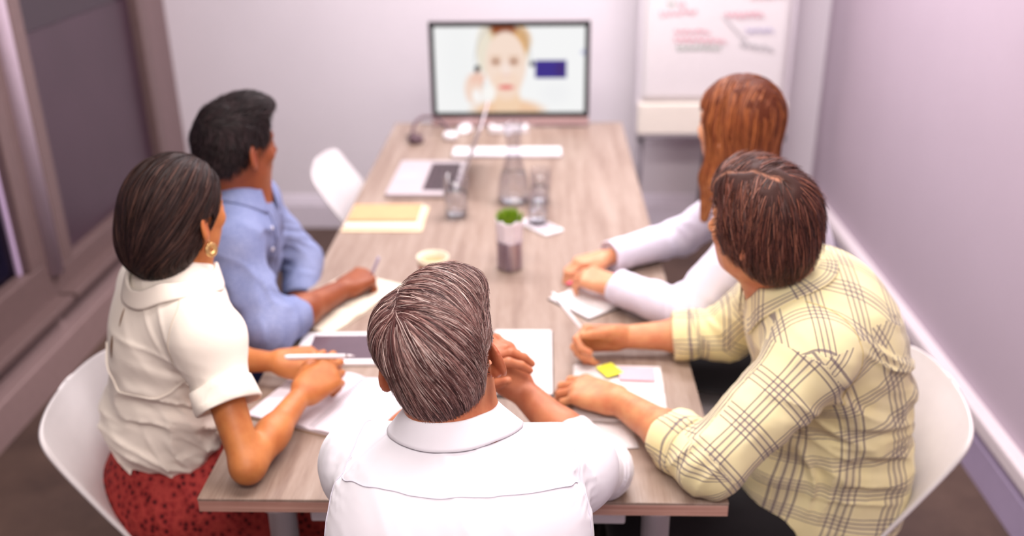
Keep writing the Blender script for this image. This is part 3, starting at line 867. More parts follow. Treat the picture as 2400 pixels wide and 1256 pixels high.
# plant in a tin
pl = empty('potted_plant', (-0.094, 2.500, T), 0, 'small grass plant in a white pot set in a metal tin', 'plant')
mt_, tt_ = mat('tin_metal', lin(168, 152, 166), 0.28, 0.85)
tt_.l(tt_.ramp(tt_.noise(tt_.coord('Object', (60, 60, 4)), 1.2, 3), [(0.3, lin(120, 106, 126)), (0.7, lin(206, 192, 198))]), tt_.p.inputs['Base Color'])
prof = [(0, 0), (0.034, 0)] + [(0.036 + 0.0012 * math.sin(i * 1.6), 0.004 + i * 0.0038) for i in range(22)] + [(0.034, 0.086), (0.033, 0.01), (0, 0.008)]
lathe('tin', prof, mt_, pl, seg=36)
Vp = []
a = np.linspace(0, 2 * np.pi, 48, endpoint=False)
rows = [(0.0325, 0.06), (0.0345, 0.10), (0.037, 0.138), (0.0385, 0.146), (0.034, 0.146), (0.030, 0.12)]
G = np.array([[((r + 0.0022 * math.sin(9 * t) * (i > 0)) * math.cos(t), (r + 0.0022 * math.sin(9 * t) * (i > 0)) * math.sin(t), z + (0.004 * math.sin(5 * t) if i in (3, 4) else 0)) for t in a] for i, (r, z) in enumerate(rows)])
link('pot', grid_mesh('pot', G, close_u=True), simple('pot_white', lin(232, 222, 230), 0.55, 0.04), pl)
lathe('soil', [(0, 0.13), (0.032, 0.128)], simple('soil', lin(70, 52, 40), 0.9, 0.2), pl, seg=20)
rg = np.random.default_rng(5)
nb = 420
th = rg.random(nb) * 2 * np.pi; rr = np.sqrt(rg.random(nb)) * 0.029
V = []; Q = []
for i in range(nb):
    bx_, by_ = rr[i] * math.cos(th[i]), rr[i] * math.sin(th[i])
    out = rr[i] / 0.029; hgt = 0.050 * (1 - 0.35 * out ** 2) * (0.8 + 0.35 * rg.random())
    lean = V3(math.cos(th[i]), math.sin(th[i]), 0) * 0.014 * out + V3(*rg.normal(0, 0.003, 2), 0)
    sd = V3(*rg.normal(0, 1, 2), 0); sd = nrm(sd) * 0.0016
    b0 = V3(bx_, by_, 0.128)
    k = len(V)
    for f, w in ((0, 1), (0.5, 0.9), (1, 0.15)):
        c = b0 + lean * f ** 1.5 + V3(0, 0, hgt * f)
        V += [c - sd * w, c + sd * w]
    Q += [(k, k + 1, k + 3, k + 2), (k + 2, k + 3, k + 5, k + 4)]
mgrass, tgr = mat('grass_blades', lin(120, 160, 30), 0.5)
tgr.l(tgr.ramp(tgr.n('ShaderNodeNewGeometry').outputs['Random Per Island'], [(0.0, lin(92, 132, 18)), (0.6, lin(134, 172, 30)), (1.0, lin(170, 196, 60))]), tgr.p.inputs['Base Color'])
tag(link('grass', raw_mesh('grass', V, quads=Q), mgrass, pl), kind='stuff')

# tea cup
cp = empty('tea_cup', (-0.300, 2.395, T), 0, 'reddish brown tea cup with a cream rim behind the grey-haired man', 'cup')
M_cupout = simple('cup_terracotta', lin(140, 62, 50), 0.3, 0.06); M_cupin = simple('cup_cream', lin(226, 214, 190), 0.4, 0.03)
lathe('cup_wall', [(0, 0), (0.026, 0), (0.030, 0.004), (0.040, 0.045), (0.043, 0.066)], M_cupout, cp, seg=36)
lathe('rim_lining', [(0.043, 0.066), (0.0445, 0.080), (0.0415, 0.080), (0.037, 0.05), (0.030, 0.02), (0, 0.015)], M_cupin, cp, seg=36)
lathe('tea', [(0, 0.062), (0.0385, 0.062)], simple('tea', lin(190, 156, 112), 0.15, 0.03), cp, seg=36)
tube('handle', catmull([(0.040, 0, 0.058), (0.062, -0.006, 0.056), (0.068, -0.008, 0.036), (0.054, -0.004, 0.018), (0.036, 0, 0.022)], 20), 0.006, M_cupout, cp, 10)

# open notebooks
def page_block(name, w, l, th, material, parent, side, curl=0.006, z0=0.002, rule=None):
    """half of an open book: inner edge at x=0, outwards along side"""
    nu, nv = 12, 8
    top = np.zeros((nv, nu, 3)); 
    for i in range(nv):
        for j in range(nu):
            u = j / (nu - 1)
            top[i, j] = (side * u * w, -l / 2 + l * i / (nv - 1), z0 + th + curl * math.sin(min(1, u * 2.2) * math.pi) * (1 - u * 0.4))
    if side < 0: top = top[:, ::-1]
    bot = top.copy(); bot[..., 2] = z0
    n = nv * nu
    V = np.concatenate([top.reshape(-1, 3), bot.reshape(-1, 3)])
    F = []
    g = lambda i, j: i * nu + j
    for i in range(nv - 1):
        for j in range(nu - 1):
            F.append((g(i, j), g(i, j + 1), g(i + 1, j + 1), g(i + 1, j))); F.append((n + g(i, j), n + g(i + 1, j), n + g(i + 1, j + 1), n + g(i, j + 1)))
    for j in range(nu - 1):
        F.append((g(0, j + 1), g(0, j), n + g(0, j), n + g(0, j + 1))); F.append((g(nv - 1, j), g(nv - 1, j + 1), n + g(nv - 1, j + 1), n + g(nv - 1, j)))
    for i in range(nv - 1):
        F.append((g(i, 0), g(i + 1, 0), n + g(i + 1, 0), n + g(i, 0))); F.append((g(i + 1, nu - 1), g(i, nu - 1), n + g(i, nu - 1), n + g(i + 1, nu - 1)))
    return link(name, raw_mesh(name, V, F=F), material, parent, smooth=False)

def open_book(name, x, y, rz, wl_, wr_, l, label, cover, page=M_paper, th=0.006, spiral=False, cat='notebook'):
    t = empty(name, (x, y, T), math.radians(rz), label, cat)
    box('cover', (wl_ + 0.004, l + 0.006, 0.002), (-wl_ / 2 - 0.001, 0, 0.001), cover, t, 0.0006)
    box('cover', (wr_ + 0.004, l + 0.006, 0.002), (wr_ / 2 + 0.001, 0, 0.001), cover, t, 0.0006)
    page_block('pages', wl_, l, th, page, t, -1); page_block('pages', wr_, l, th, page, t, 1)
    if spiral:
        n = 26; cm = None
        for i in range(n):
            yy = -l / 2 + 0.01 + (l - 0.02) * i / (n - 1)
            if cm is None:
                A = np.linspace(0, 2 * np.pi, 14)
                cm = tube_mesh('coil', np.stack([0.006 * np.cos(A), 0 * A, 0.007 + 0.0065 * np.sin(A)], -1), 0.0008, 5, False); cm.materials.append(M_alu)
            o = bpy.data.objects.new('coil', cm); COL.objects.link(o); o.parent = t; o.location = (0, yy, 0)
    return t
M_kraft = simple('board_brown', lin(150, 118, 92), 0.7, 0.05)
M_blackcover = simple('black_leatherette', lin(40, 32, 34), 0.5, 0.1)
open_book('spiral_notebook', -0.438, 1.762, -21, 0.158, 0.165, 0.225, 'open spiral notebook with blank lilac pages by the woman in cream', M_kraft, simple('paper_lilac', lin(216, 207, 216), 0.8, 0.015), 0.005, True)
open_book('writing_pad', -0.545, 2.245, 62, 0.135, 0.185, 0.195, 'open cream notebook under the forearm of the man in blue', simple('pad_cover', lin(176, 160, 146), 0.7, 0.05), M_paper_cream, 0.005)
nb1 = open_book('pocket_notebook', -0.048, 1.952, 90, 0.150, 0.150, 0.138, 'open black pocket notebook in front of the grey-haired man', M_blackcover, M_paper, 0.005)
tube('elastic_band', catmull([(-0.152, -0.066, 0.001), (-0.160, 0.0, 0.001), (-0.152, 0.06, 0.001)], 14), 0.0022, M_black, nb1, 6)
nb5 = open_book('plain_notebook', 0.166, 1.812, 88, 0.110, 0.118, 0.195, 'open white notebook with sticky notes by the plaid shirt man', simple('cover_grey', lin(196, 186, 180), 0.6, 0.04), M_paper, 0.004)
st = tag(box('sticky_note', (0.042, 0.05, 0.0012), (0, 0, 0), simple('note_yellow', lin(238, 234, 60), 0.7, 0.03), loc=(0.150, 1.895, T + 0.0142), rot=(0, 0.0, 0.5)), 'bright yellow sticky note on the white notebook page', 'sticky note', 'sticky notes on the notebook')
st2 = tag(box('sticky_note', (0.078, 0.058, 0.0012), (0, 0, 0), simple('note_pink', lin(228, 172, 184), 0.7, 0.03), loc=(0.210, 1.878, T + 0.0136), rot=(0, 0.0, -0.06)), 'pale pink sticky note on the white notebook page', 'sticky note', 'sticky notes on the notebook')
nb4 = open_book('slim_notebook', 0.150, 2.300, 40, 0.11, 0.12, 0.155, 'open white notebook under the hands of the auburn-haired woman', M_blackcover, M_paper, 0.004)
# loose sheet under the plaid man's near hand
G = np.zeros((8, 8, 3))
for i in range(8):
    for j in range(8):
        G[i, j] = (-0.065 + 0.13 * j / 7, -0.05 + 0.10 * i / 7, 0.001 + 0.002 * math.sin(i * 0.6) * (j / 7))
sh = link('loose_sheet', grid_mesh('loose_sheet', G), M_paper, None, True, (0.120, 1.648, T + 0.0008), (0, 0, math.radians(8))); solidify(sh, 0.0008)
tag(sh, 'loose white sheet of paper at the corner of the white notebook', 'paper')
# tablet
tbt = empty('tablet', (-0.462, 2.008, T), math.radians(1.5), 'white tablet with a dark screen behind the raised pen', 'tablet')
slab('case', (0.245, 0.155, 0.0085), (0, 0, 0.0044), M_white, tbt, 0.012, 0.002)
box('display', (0.196, 0.118, 0.0006), (0.004, 0, 0.0089), simple('tablet_display', lin(98, 82, 92), 0.14, 0.04), tbt)
lathe('home_button', [(0, 0), (0.007, 0), (0.007, 0.0005), (0, 0.0005)], M_alu, tbt, (-0.110, 0, 0.0086), seg=16)

# ================================================================== PEOPLE: builders
def skin_material(name, base, red):
    m, t = mat(name, base, 0.48, spec=0.4)
    at = t.n('ShaderNodeVertexColor'); at.layer_name = 'tint'
    nz = t.noise(t.coord(), 26, 4, 0.6)
    c = t.ramp(nz, [(0.3, red), (0.62, base)])
    t.l(t.mix(1.0, c, at.outputs[0], 'MULTIPLY'), t.p.inputs['Base Color'])
    t.p.inputs['Subsurface Weight'].default_value = 0.12
    t.p.inputs['Subsurface Radius'].default_value = (0.012, 0.005, 0.003)
    t.p.inputs['Subsurface Scale'].default_value = 0.6
    t.bump(t.noise(t.coord(), 420, 2), 0.12, 0.0006)
    return m

def hair_material(name, rough=0.38, spec=0.5):
    m, t = mat(name, (0.05, 0.03, 0.02, 1), rough, spec=spec)
    at = t.n('ShaderNodeVertexColor'); at.layer_name = 'strand'
    rnd = t.n('ShaderNodeNewGeometry').outputs['Random Per Island']
    v = t.ramp(rnd, [(0.0, (0.8, 0.8, 0.8, 1)), (1.0, (1.2, 1.2, 1.2, 1))])
    t.l(t.mix(1.0, at.outputs[0], v, 'MULTIPLY'), t.p.inputs['Base Color'])
    return m
M_hair = hair_material('hair_strands', 0.45, 0.26)
M_hair_dark = hair_material('hair_strands_dark', 0.5, 0.16)
M_hair_cap = hair_material('hair_mass', 0.6, 0.15)

def cloth_material(name, col, rough=0.85, weave=900, bump=0.25, var=0.05, sheen=0.2):
    m, t = mat(name, col, rough, spec=0.2)
    n1 = t.noise(t.coord(), 8, 4)
    t.l(t.ramp(n1, [(0.3, tuple(c * (1 - var) for c in col[:3]) + (1,)), (0.7, tuple(min(1, c * (1 + var)) for c in col[:3]) + (1,))]), t.p.inputs['Base Color'])
    t.p.inputs['Sheen Weight'].default_value = sheen
    t.bump(t.noise(t.coord(), weave, 2), bump, 0.0006)
    return m

class Person:
    def __init__(s, base, label):
        s.root = empty('person', base, 0, label, 'person', 'people at the meeting')
        s.b = np.asarray(base, float)
    def add(s, name, V, Q, material, smooth=True, parent=None):
        o = link(name, raw_mesh(name, np.asarray(V) - s.b, quads=Q), material, s.root if parent is None else parent, smooth)
        return o
    def addF(s, name, V, F, material, smooth=True):
        return link(name, raw_mesh(name, np.asarray(V) - s.b, F=F), material, s.root, smooth)
    def tube(s, name, P, r, material, seg=8):
        return tube(name, np.asarray(P) - s.b, r, material, s.root, seg)

def head_prims(g, female=False):
    e = g.ell; c = g.cone
    P = [e((0, -0.012, 0.036), (0.077, 0.098, 0.087), 0.03),
         e((0, -0.040, -0.010), (0.064, 0.062, 0.066), 0.03),
         e((0, 0.026, -0.030), (0.060, 0.064, 0.082), 0.03),
         e((0, 0.052, -0.088), (0.030 if not female else 0.024, 0.030, 0.024), 0.035),
         e((0, 0.074, 0.024), (0.046, 0.014, 0.012), 0.02),
         e((0, 0.066, -0.052), (0.030, 0.024, 0.026), 0.02)]
    for s in (-1, 1):
        P += [e((s * 0.046, 0.012, -0.068), (0.016, 0.03, 0.026), 0.03),
              e((s * 0.042, 0.058, -0.022), (0.020, 0.020, 0.019), 0.02)]
    for s in (-1, 1): P += [e((s * 0.031, 0.092, 0.003), (0.017, 0.012, 0.010), 0.012, 's')]
    for s in (-1, 1): P += [e((s * 0.031, 0.0765, 0.003), (0.0135, 0.0125, 0.0095), 0.004)]
    P += [c((0, 0.086, 0.010), (0, 0.108, -0.028), 0.008, 0.0115, 0.012), e((0, 0.100, -0.034), (0.017, 0.012, 0.008), 0.008),
          e((0, 0.088, -0.0575), (0.022, 0.008, 0.0052), 0.004), e((0, 0.087, -0.0665), (0.019, 0.008, 0.006), 0.004)]
    for s in (-1, 1):
        Re = roty(s * -8) @ rotz(s * 36) @ rotx(-10)
        P += [e((s * 0.086, -0.014, -0.006), (0.0062, 0.020, 0.032), 0.006, 'u', Re),
              e((s * 0.079, -0.006, -0.033), (0.006, 0.010, 0.011), 0.006, 'u', Re)]
        P += [e((s * 0.0935, -0.010, -0.004), (0.0058, 0.0105, 0.019), 0.004, 's', Re)]
    return P

def hand(P, W, d, n, right, curl, thumb=(0.75, 0.6, 0.35), sc_=1.0, spread=0.06, tips=None, thumb2=None):
    W = np.asarray(W, float); d = nrm(d); n = np.asarray(n, float); n = nrm(n - d * (n @ d))
    s = np.cross(d, n) * (-1 if right else 1)
    kn = [(0.088, 0.030, 0.0), (0.092, 0.0095, 0.001), (0.087, -0.0105, 0.0), (0.078, -0.029, -0.003)]
    st = [0.016, 0.006, -0.006, -0.016]
    ln = [(0.042, 0.026, 0.022), (0.046, 0.030, 0.023), (0.042, 0.028, 0.023), (0.033, 0.021, 0.020)]
    rd = [0.0094, 0.0095, 0.0090, 0.0080]
    k = sc_
    for i in range(4):
        K = W + k * (d * kn[i][0] + s * kn[i][1] + n * kn[i][2])
        P.append(Cone(W + k * (d * 0.008 + s * st[i]), K, 0.0165 * k, 0.0118 * k, 0.016))
        cur = K; ang = 0.0
        f = s * spread * (1.5 - i)
        for j in range(3):
            ang += math.radians(curl[i][j])
            dr = nrm(d * math.cos(ang) - n * math.sin(ang) + f * max(0.0, math.cos(ang)))
            nx = cur + dr * ln[i][j] * k
            ra = rd[i] * (1 - 0.07 * j) * k; rb = rd[i] * (1 - 0.07 * (j + 1)) * k
            P.append(Cone(cur, nx, ra, rb, 0.004 if j else 0.008))
            cur = nx
        if tips is not None:
            nn = nrm(n * math.cos(ang) + d * math.sin(ang)); tips.append((cur + nn * rd[i] * 0.8 * k - dr * 0.003, 0.0065 * k))
    # ball of the thumb and heel of the hand
    P.append(Cone(W + k * (d * 0.018 + s * 0.020 - n * 0.008), W + k * (d * 0.055 + s * 0.030 - n * 0.010), 0.017 * k, 0.013 * k, 0.015))
    P.append(Cone(W + k * (d * 0.016 - s * 0.020 - n * 0.006), W + k * (d * 0.060 - s * 0.026 - n * 0.006), 0.014 * k, 0.011 * k, 0.015))
    a, b_, c = thumb
    t1 = nrm(s * a + d * b_ - n * c)
    B = W + k * (d * 0.030 + s * 0.030 - n * 0.010)
    J1 = B + t1 * 0.036 * k
    t2 = nrm(t1 + d * 0.35) if thumb2 is None else nrm(s * thumb2[0] + d * thumb2[1] - n * thumb2[2])
    J2 = J1 + t2 * 0.030 * k; J3 = J2 + nrm(t2 * 1.0 + (J2 - J1) * 2) * 0.024 * k
    P += [Cone(B, J1, 0.0145 * k, 0.0115 * k, 0.012), Cone(J1, J2, 0.0112 * k, 0.0102 * k, 0.004), Cone(J2, J3, 0.0102 * k, 0.0082 * k, 0.004)]
    if tips is not None: tips.append((J3 + n * 0.006 * k, 0.0065 * k))
    return s

def bez(p, m, q, t): return (1 - t) ** 2 * p + 2 * t * (1 - t) * m + t * t * q

def torso_prims(sp, inf=0.0):
    """sp: dict pelvis, mid, neck, shL, shR, w, dp"""
    pe, mi, ne = (np.asarray(sp[k], float) for k in ('pelvis', 'mid', 'neck'))
    sl, sr = np.asarray(sp['shL'], float), np.asarray(sp['shR'], float)
    w, dp = sp['w'], sp['dp']
    rs_ = nrm(sr - sl); rp = nrm(np.asarray(sp.get('pright', rs_), float))
    P = []
    for t, fw, fd, hh, kk in ((0.04, 1.0, 1.08, 0.13, 0.05), (0.30, 0.92, 1.0, 0.15, 0.08), (0.55, 0.98, 1.0, 0.16, 0.08), (0.76, 1.06, 1.02, 0.14, 0.08)):
        c = bez(pe, mi, ne, t)
        tg = nrm(bez(pe, mi, ne, min(1, t + 0.05)) - bez(pe, mi, ne, max(0, t - 0.05)))
        r = nrm(rp * (1 - t) + rs_ * t); r = nrm(r - tg * (r @ tg)); f = np.cross(tg, r)
        P.append(Ell(c, (w * fw + inf, dp * fd + inf, hh + inf * 0.5), np.stack([r, f, tg], 1), kk))
    up = nrm(ne - bez(pe, mi, ne, 0.8))
    q = sp.get('shr', 0.052)
    P.append(Cone(sl + up * 0.0, sr, q + inf, q + inf, 0.06))
    nb_ = ne - up * 0.035
    P.append(Cone(nb_, sl + up * 0.012, 0.046 + inf * 0.5, 0.040 + inf, 0.05)); P.append(Cone(nb_, sr + up * 0.012, 0.046 + inf * 0.5, 0.040 + inf, 0.05))
    return P

def body_mesh(p, sp, arms, skin, h=0.003, female=False):
    g = sp['head']
    k = 0.88 if female else 1.0
    P = head_prims(g, female)
    ne = np.asarray(sp['neck'], float)
    P.append(Cone(g.p((0, -0.026, -0.045)), ne, 0.054 * k * g.s, 0.058 * k, 0.035))
    P.append(Cone(g.p((0, 0.005, -0.075)), ne + g.R[:, 1] * 0.02, 0.036 * k, 0.040 * k, 0.035))
    P += torso_prims(sp, -0.012)
    tips = []
    for A in arms:
        sh, el, wr = (np.asarray(A[q], float) for q in ('sh', 'el', 'wr'))
        kk = A.get('k', 0.80 if female else 1.0)
        P.append(Cone(sh, el, 0.047 * kk, 0.037 * kk, 0.03))
        fd = nrm(wr - el)
        P.append(Cone(el, el + (wr - el) * 0.45, 0.039 * kk, 0.039 * kk, 0.02)); P.append(Cone(el + (wr - el) * 0.4, wr, 0.039 * kk, 0.0265 * kk, 0.02))
        hand(P, wr, A['d'], A['n'], A['right'], A['curl'], A.get('thumb', (0.75, 0.6, 0.35)), A.get('hs', k), A.get('spread', 0.06), tips, A.get('thumb2'))
    V, Q = sdf_mesh(P, h)
    V = relax(V, Q, 1, 0.4)
    o = p.add('body', V, Q, skin)
    C = np.ones((len(V), 3))
    L = g.inv(V)
    lip = np.exp(-(((L[:, 0]) / 0.020) ** 4 + ((L[:, 1] - 0.092) / 0.014) ** 4 + ((L[:, 2] + 0.062) / 0.0095) ** 4))
    C *= 1 - lip[:, None] * np.array([0.10, 0.42, 0.38])
    ear = np.exp(-(((np.abs(L[:, 0]) - 0.088) / 0.012) ** 2 + ((L[:, 1] + 0.012) / 0.024) ** 2 + ((L[:, 2] + 0.008) / 0.036) ** 2)) * (np.abs(L[:, 0]) > 0.076)
    C *= 1 - ear[:, None] * np.array([0.0, 0.22, 0.26])
    for tp, r in tips:
        w = np.exp(-(((V - tp) ** 2).sum(1)) / (r * r)) ** 1.0
        C *= 1 + w[:, None] * np.array([0.10, 0.06, 0.14])
    color_attr(o.data, 'tint', C)
    return o

def face_parts(p, g, iris, brow_mat, female=False):
    for s in (-1, 1):
        c = g.p((s * 0.031, 0.0748, 0.0035))
        me = lathe_mesh('eye', [(0.0001, -0.0122)] + [(0.0122 * math.sin(a), -0.0122 * math.cos(a)) for a in np.linspace(0.15, math.pi - 0.15, 10)] + [(0.0001, 0.0122)], 16)
        X = np.array([v.co[:] for v in me.vertices])
        Wd = c + (g.R @ np.stack([X[:, 0], X[:, 2], X[:, 1]], 0)).T * g.s
        for v, w in zip(me.vertices, Wd): v.co = w - p.b
        o = link('eye', me, [M_eye_white, iris], p.root)
        for f in me.polygons:
            if X[list(f.vertices)][:, 2].mean() > 0.0098: f.material_index = 1
        # eyebrow
        B = catmull([(s * 0.014, 0.088, 0.022), (s * 0.031, 0.087, 0.028), (s * 0.050, 0.074, 0.022)], 10)
        p.tube('eyebrow', g.p(B), [0.0012, 0.002, 0.0026, 0.0028, 0.0028, 0.0026, 0.0024, 0.002, 0.0016, 0.0008], brow_mat, 6)
M_eye_white = simple('eye_white', lin(225, 215, 210), 0.2, 0.02)
M_iris = simple('iris_brown', lin(54, 34, 24), 0.15, 0.1)

def hair_build(p, g, prims, flow, N, length, width, colf, depth=0.008, steps=12, keep=None, cap_h=0.004, cap_disp=None, curlz=0.0, seed=1, root_w=None, flick=0.004, taper=0.25, strand_mat=None):
    """hair mass (smooth) + strands flowing over it, all in the head's local frame"""
    r = np.random.default_rng(seed)
    V, Q = sdf_mesh(prims, cap_h, cap_disp)
    V = relax(V, Q, 1, 0.4)
    roots = V[r.integers(0, len(V), N * 3)]
    if root_w is not None: roots = roots[r.random(len(roots)) < root_w(roots)]
    if keep is not None: roots = roots[keep(roots)]
    roots = roots[:N]; n = len(roots)
    us = [q for q in prims if q.op == 'u']
    L = length(roots, r)
    dep = -depth * r.random(n) ** 1.6
    X = roots + r.normal(0, 0.0015, (n, 3))
    path = np.zeros((n, steps, 3)); nor = np.zeros((n, steps, 3))
    ph = r.random((n, 3)) * 6.28
    bias = r.normal(0, 1.0, (n, 3))
    alive = np.ones(n)
    for k in range(steps):
        f = k / (steps - 1)
        G = sdf_grad(us, X, 0.003)
        tgt = dep * (1 - 0.3 * f) + 0.0016 + flick * f * f * (0.4 + 0.6 * np.sin(ph[:, 2]) ** 2)
        X = X - G * (sdf_pts(us, X) - tgt)[:, None] * 0.85
        path[:, k] = X; nor[:, k] = G
        d = flow(X, r)
        d = d + bias * curlz + 0.06 * np.sin(ph + f * 5)
        d = d - G * (d * G).sum(1, keepdims=True)
        d /= np.linalg.norm(d, axis=1, keepdims=True) + 1e-9
        if keep is not None and k > 1: alive = alive * np.where(keep(X), 1.0, 0.0)
        X = X + d * (L / (steps - 1) * alive)[:, None]
    T_ = np.gradient(path, axis=1); T_ /= np.linalg.norm(T_, axis=2, keepdims=True) + 1e-9
    B = np.cross(T_, nor); B /= np.linalg.norm(B, axis=2, keepdims=True) + 1e-9
    roll = r.normal(0, 0.45, (n, 1, 1))
    S = B * np.cos(roll) + nor * np.sin(roll)
    fr = np.linspace(0, 1, steps)
    wd = width * (0.6 + 0.8 * r.random((n, 1, 1))) * np.minimum(1, 0.35 + fr * 3)[None, :, None] * (1 - (1 - taper) * fr ** 2)[None, :, None]
    VV = np.stack([path - S * wd, path + S * wd], 2)                 # n,steps,2,3
    idx = np.arange(n * steps * 2).reshape(n, steps, 2)
    SQ = np.stack([idx[:, :-1, 0], idx[:, :-1, 1], idx[:, 1:, 1], idx[:, 1:, 0]], -1).reshape(-1, 4)
    colS = colf(roots, r, n)                                          # n,3
    Cs = np.repeat(colS, steps * 2, axis=0)
    if hasattr(colf, 'tip'): Cs = colf.tip(path, Cs.reshape(n, steps, 2, 3), fr).reshape(-1, 3)
    capC = colf(V, np.random.default_rng(1), len(V)) if not hasattr(colf, 'cap') else colf.cap(V)
    allV = np.concatenate([V, VV.reshape(-1, 3)]); allQ = np.concatenate([Q, SQ + len(V)])
    W = g.p(allV)
    o = p.add('hair', W, allQ, [M_hair_cap, strand_mat or M_hair])
    color_attr(o.data, 'strand', np.concatenate([capC, Cs]))
    mi = np.zeros(len(allQ), np.int32); mi[len(Q):] = 1
    o.data.polygons.foreach_set('material_index', mi)
    return o

def smooth01(x, a, b):
    t = np.clip((x - a) / (b - a), 0, 1); return t * t * (3 - 2 * t)

def parted_flow(W, part_x, side_dir, top_dir, back_dir, grav_z=(0.03, -0.05)):
    W = np.asarray(W, float)
    def f(X, r):
        front = smooth01(X[:, 1], W[1] - 0.01, W[1] + 0.03)[:, None]
        right = smooth01(X[:, 0] - part_x(X[:, 1]), -0.008, 0.010)[:, None]
        fr = np.asarray(top_dir) * right + np.asarray(side_dir) * (1 - right)
        v = X - W; v = v / (np.linalg.norm(v, axis=1, keepdims=True) + 0.01)
        bk = v * 0.9 + np.asarray(back_dir)
        d = fr * front + bk * (1 - front)
        gr = smooth01(-X[:, 2], -grav_z[0], -grav_z[1])[:, None]
        return d * (1 - 0.8 * gr) + np.array([0, -0.12, -1.0]) * gr * 1.2
    return f

def folds(spec, soft=0.002):
    """irregular cloth folds: list of (center, direction across the folds, spacing, height, reach)"""
    def f(P):
        d = soft * vnoise(P[:, 0] * 20 + 3, P[:, 1] * 20, P[:, 2] * 14)
        for i, (c, dr, wl, amp, R) in enumerate(spec):
            q = P - np.asarray(c, float); dr_ = nrm(dr)
            a = nrm(np.cross(dr_, (0.3, 0.7, 0.2))); b_ = np.cross(dr_, a)
            w = np.exp(-(q ** 2).sum(1) / (R * R))
            u = q @ dr_ / wl; v1 = q @ a / (3.5 * wl); v2 = q @ b_ / (3.5 * wl)
            u = u + 0.5 * vnoise(u * 0.4 + 5 * i, v1 * 1.3, v2 * 1.3)
            n = vnoise(u * 1.6 + 11 * i, v1, v2)
            r_ = (1 - np.minimum(1, np.abs(n) * 1.9)) ** 1.5
            d = d - amp * w * (r_ * 1.1 - 0.35)
        return d
    return f

def sleeve(P, A, r0, r1, r2, t_end, k=0.03):
    """adds sleeve cones, returns (end point, direction, end radius) for the cuff"""
    sh, el, wr = (np.asarray(A[q], float) for q in ('sh', 'el', 'wr'))
    P.append(Cone(sh, el, r0, r1, k))
    if t_end > 0:
        e = el + (wr - el) * t_end
        P.append(Cone(el, e, r1, r2, 0.02)); return e, nrm(wr - el), r2
    e = sh + (el - sh) * (1 + t_end)
    return e, nrm(el - sh), r1

def cuff(p, e, d, r, length, th, material, name='cuff', wob=0.002, uvs=None, seed=0, flare=0.0):
    """folded band of cloth around an arm: closed ring section"""
    d = nrm(d); a = nrm(np.cross(d, (0.13, 0.2, 1))); b_ = np.cross(d, a)
    n = 40; A = np.linspace(0, 2 * np.pi, n, endpoint=False)
    sec = [(-length * 0.5, -th * 0.5), (-length * 0.53, 0), (-length * 0.5, th * 0.55), (-length * 0.2, th * 0.75), (length * 0.2, th * 0.75), (length * 0.47, th * 0.6), (length * 0.54, 0.1 * th), (length * 0.47, -th * 0.5), (0, -th * 0.7)]
    G = np.zeros((len(sec), n, 3))
    for i, (x, o_) in enumerate(sec):
        rr_ = r + o_ + wob * np.sin(3 * A + seed + x * 60) + 0.6 * wob * np.sin(7 * A + 2 * seed + x * 90) + flare * (x / length + 0.5)
        xx = x + 0.003 * np.sin(2 * A + seed)
        G[i] = e + d * xx[:, None] + (np.cos(A) * rr_)[:, None] * a + (np.sin(A) * rr_)[:, None] * b_
    G = np.concatenate([G, G[:1]])
    me = grid_mesh(name, G - p.b, close_u=True)
    o = link(name, me, material, p.root)
    if uvs:
        uv = me.uv_layers.new(name='UVMap')
        m_, k_ = G.shape[:2]
        arr = np.zeros((len(me.loops), 2), np.float32)
        q = 0
        for i in range(m_ - 1):
            for j in range(k_):
                for (di, dj) in ((0, 0), (0, 1), (1, 1), (1, 0)):
                    arr[q] = ((i + di) * length / 6, (j + dj) / k_ * 2 * np.pi * r); q += 1
        uv.data.foreach_set('uv', arr.ravel())
    return o

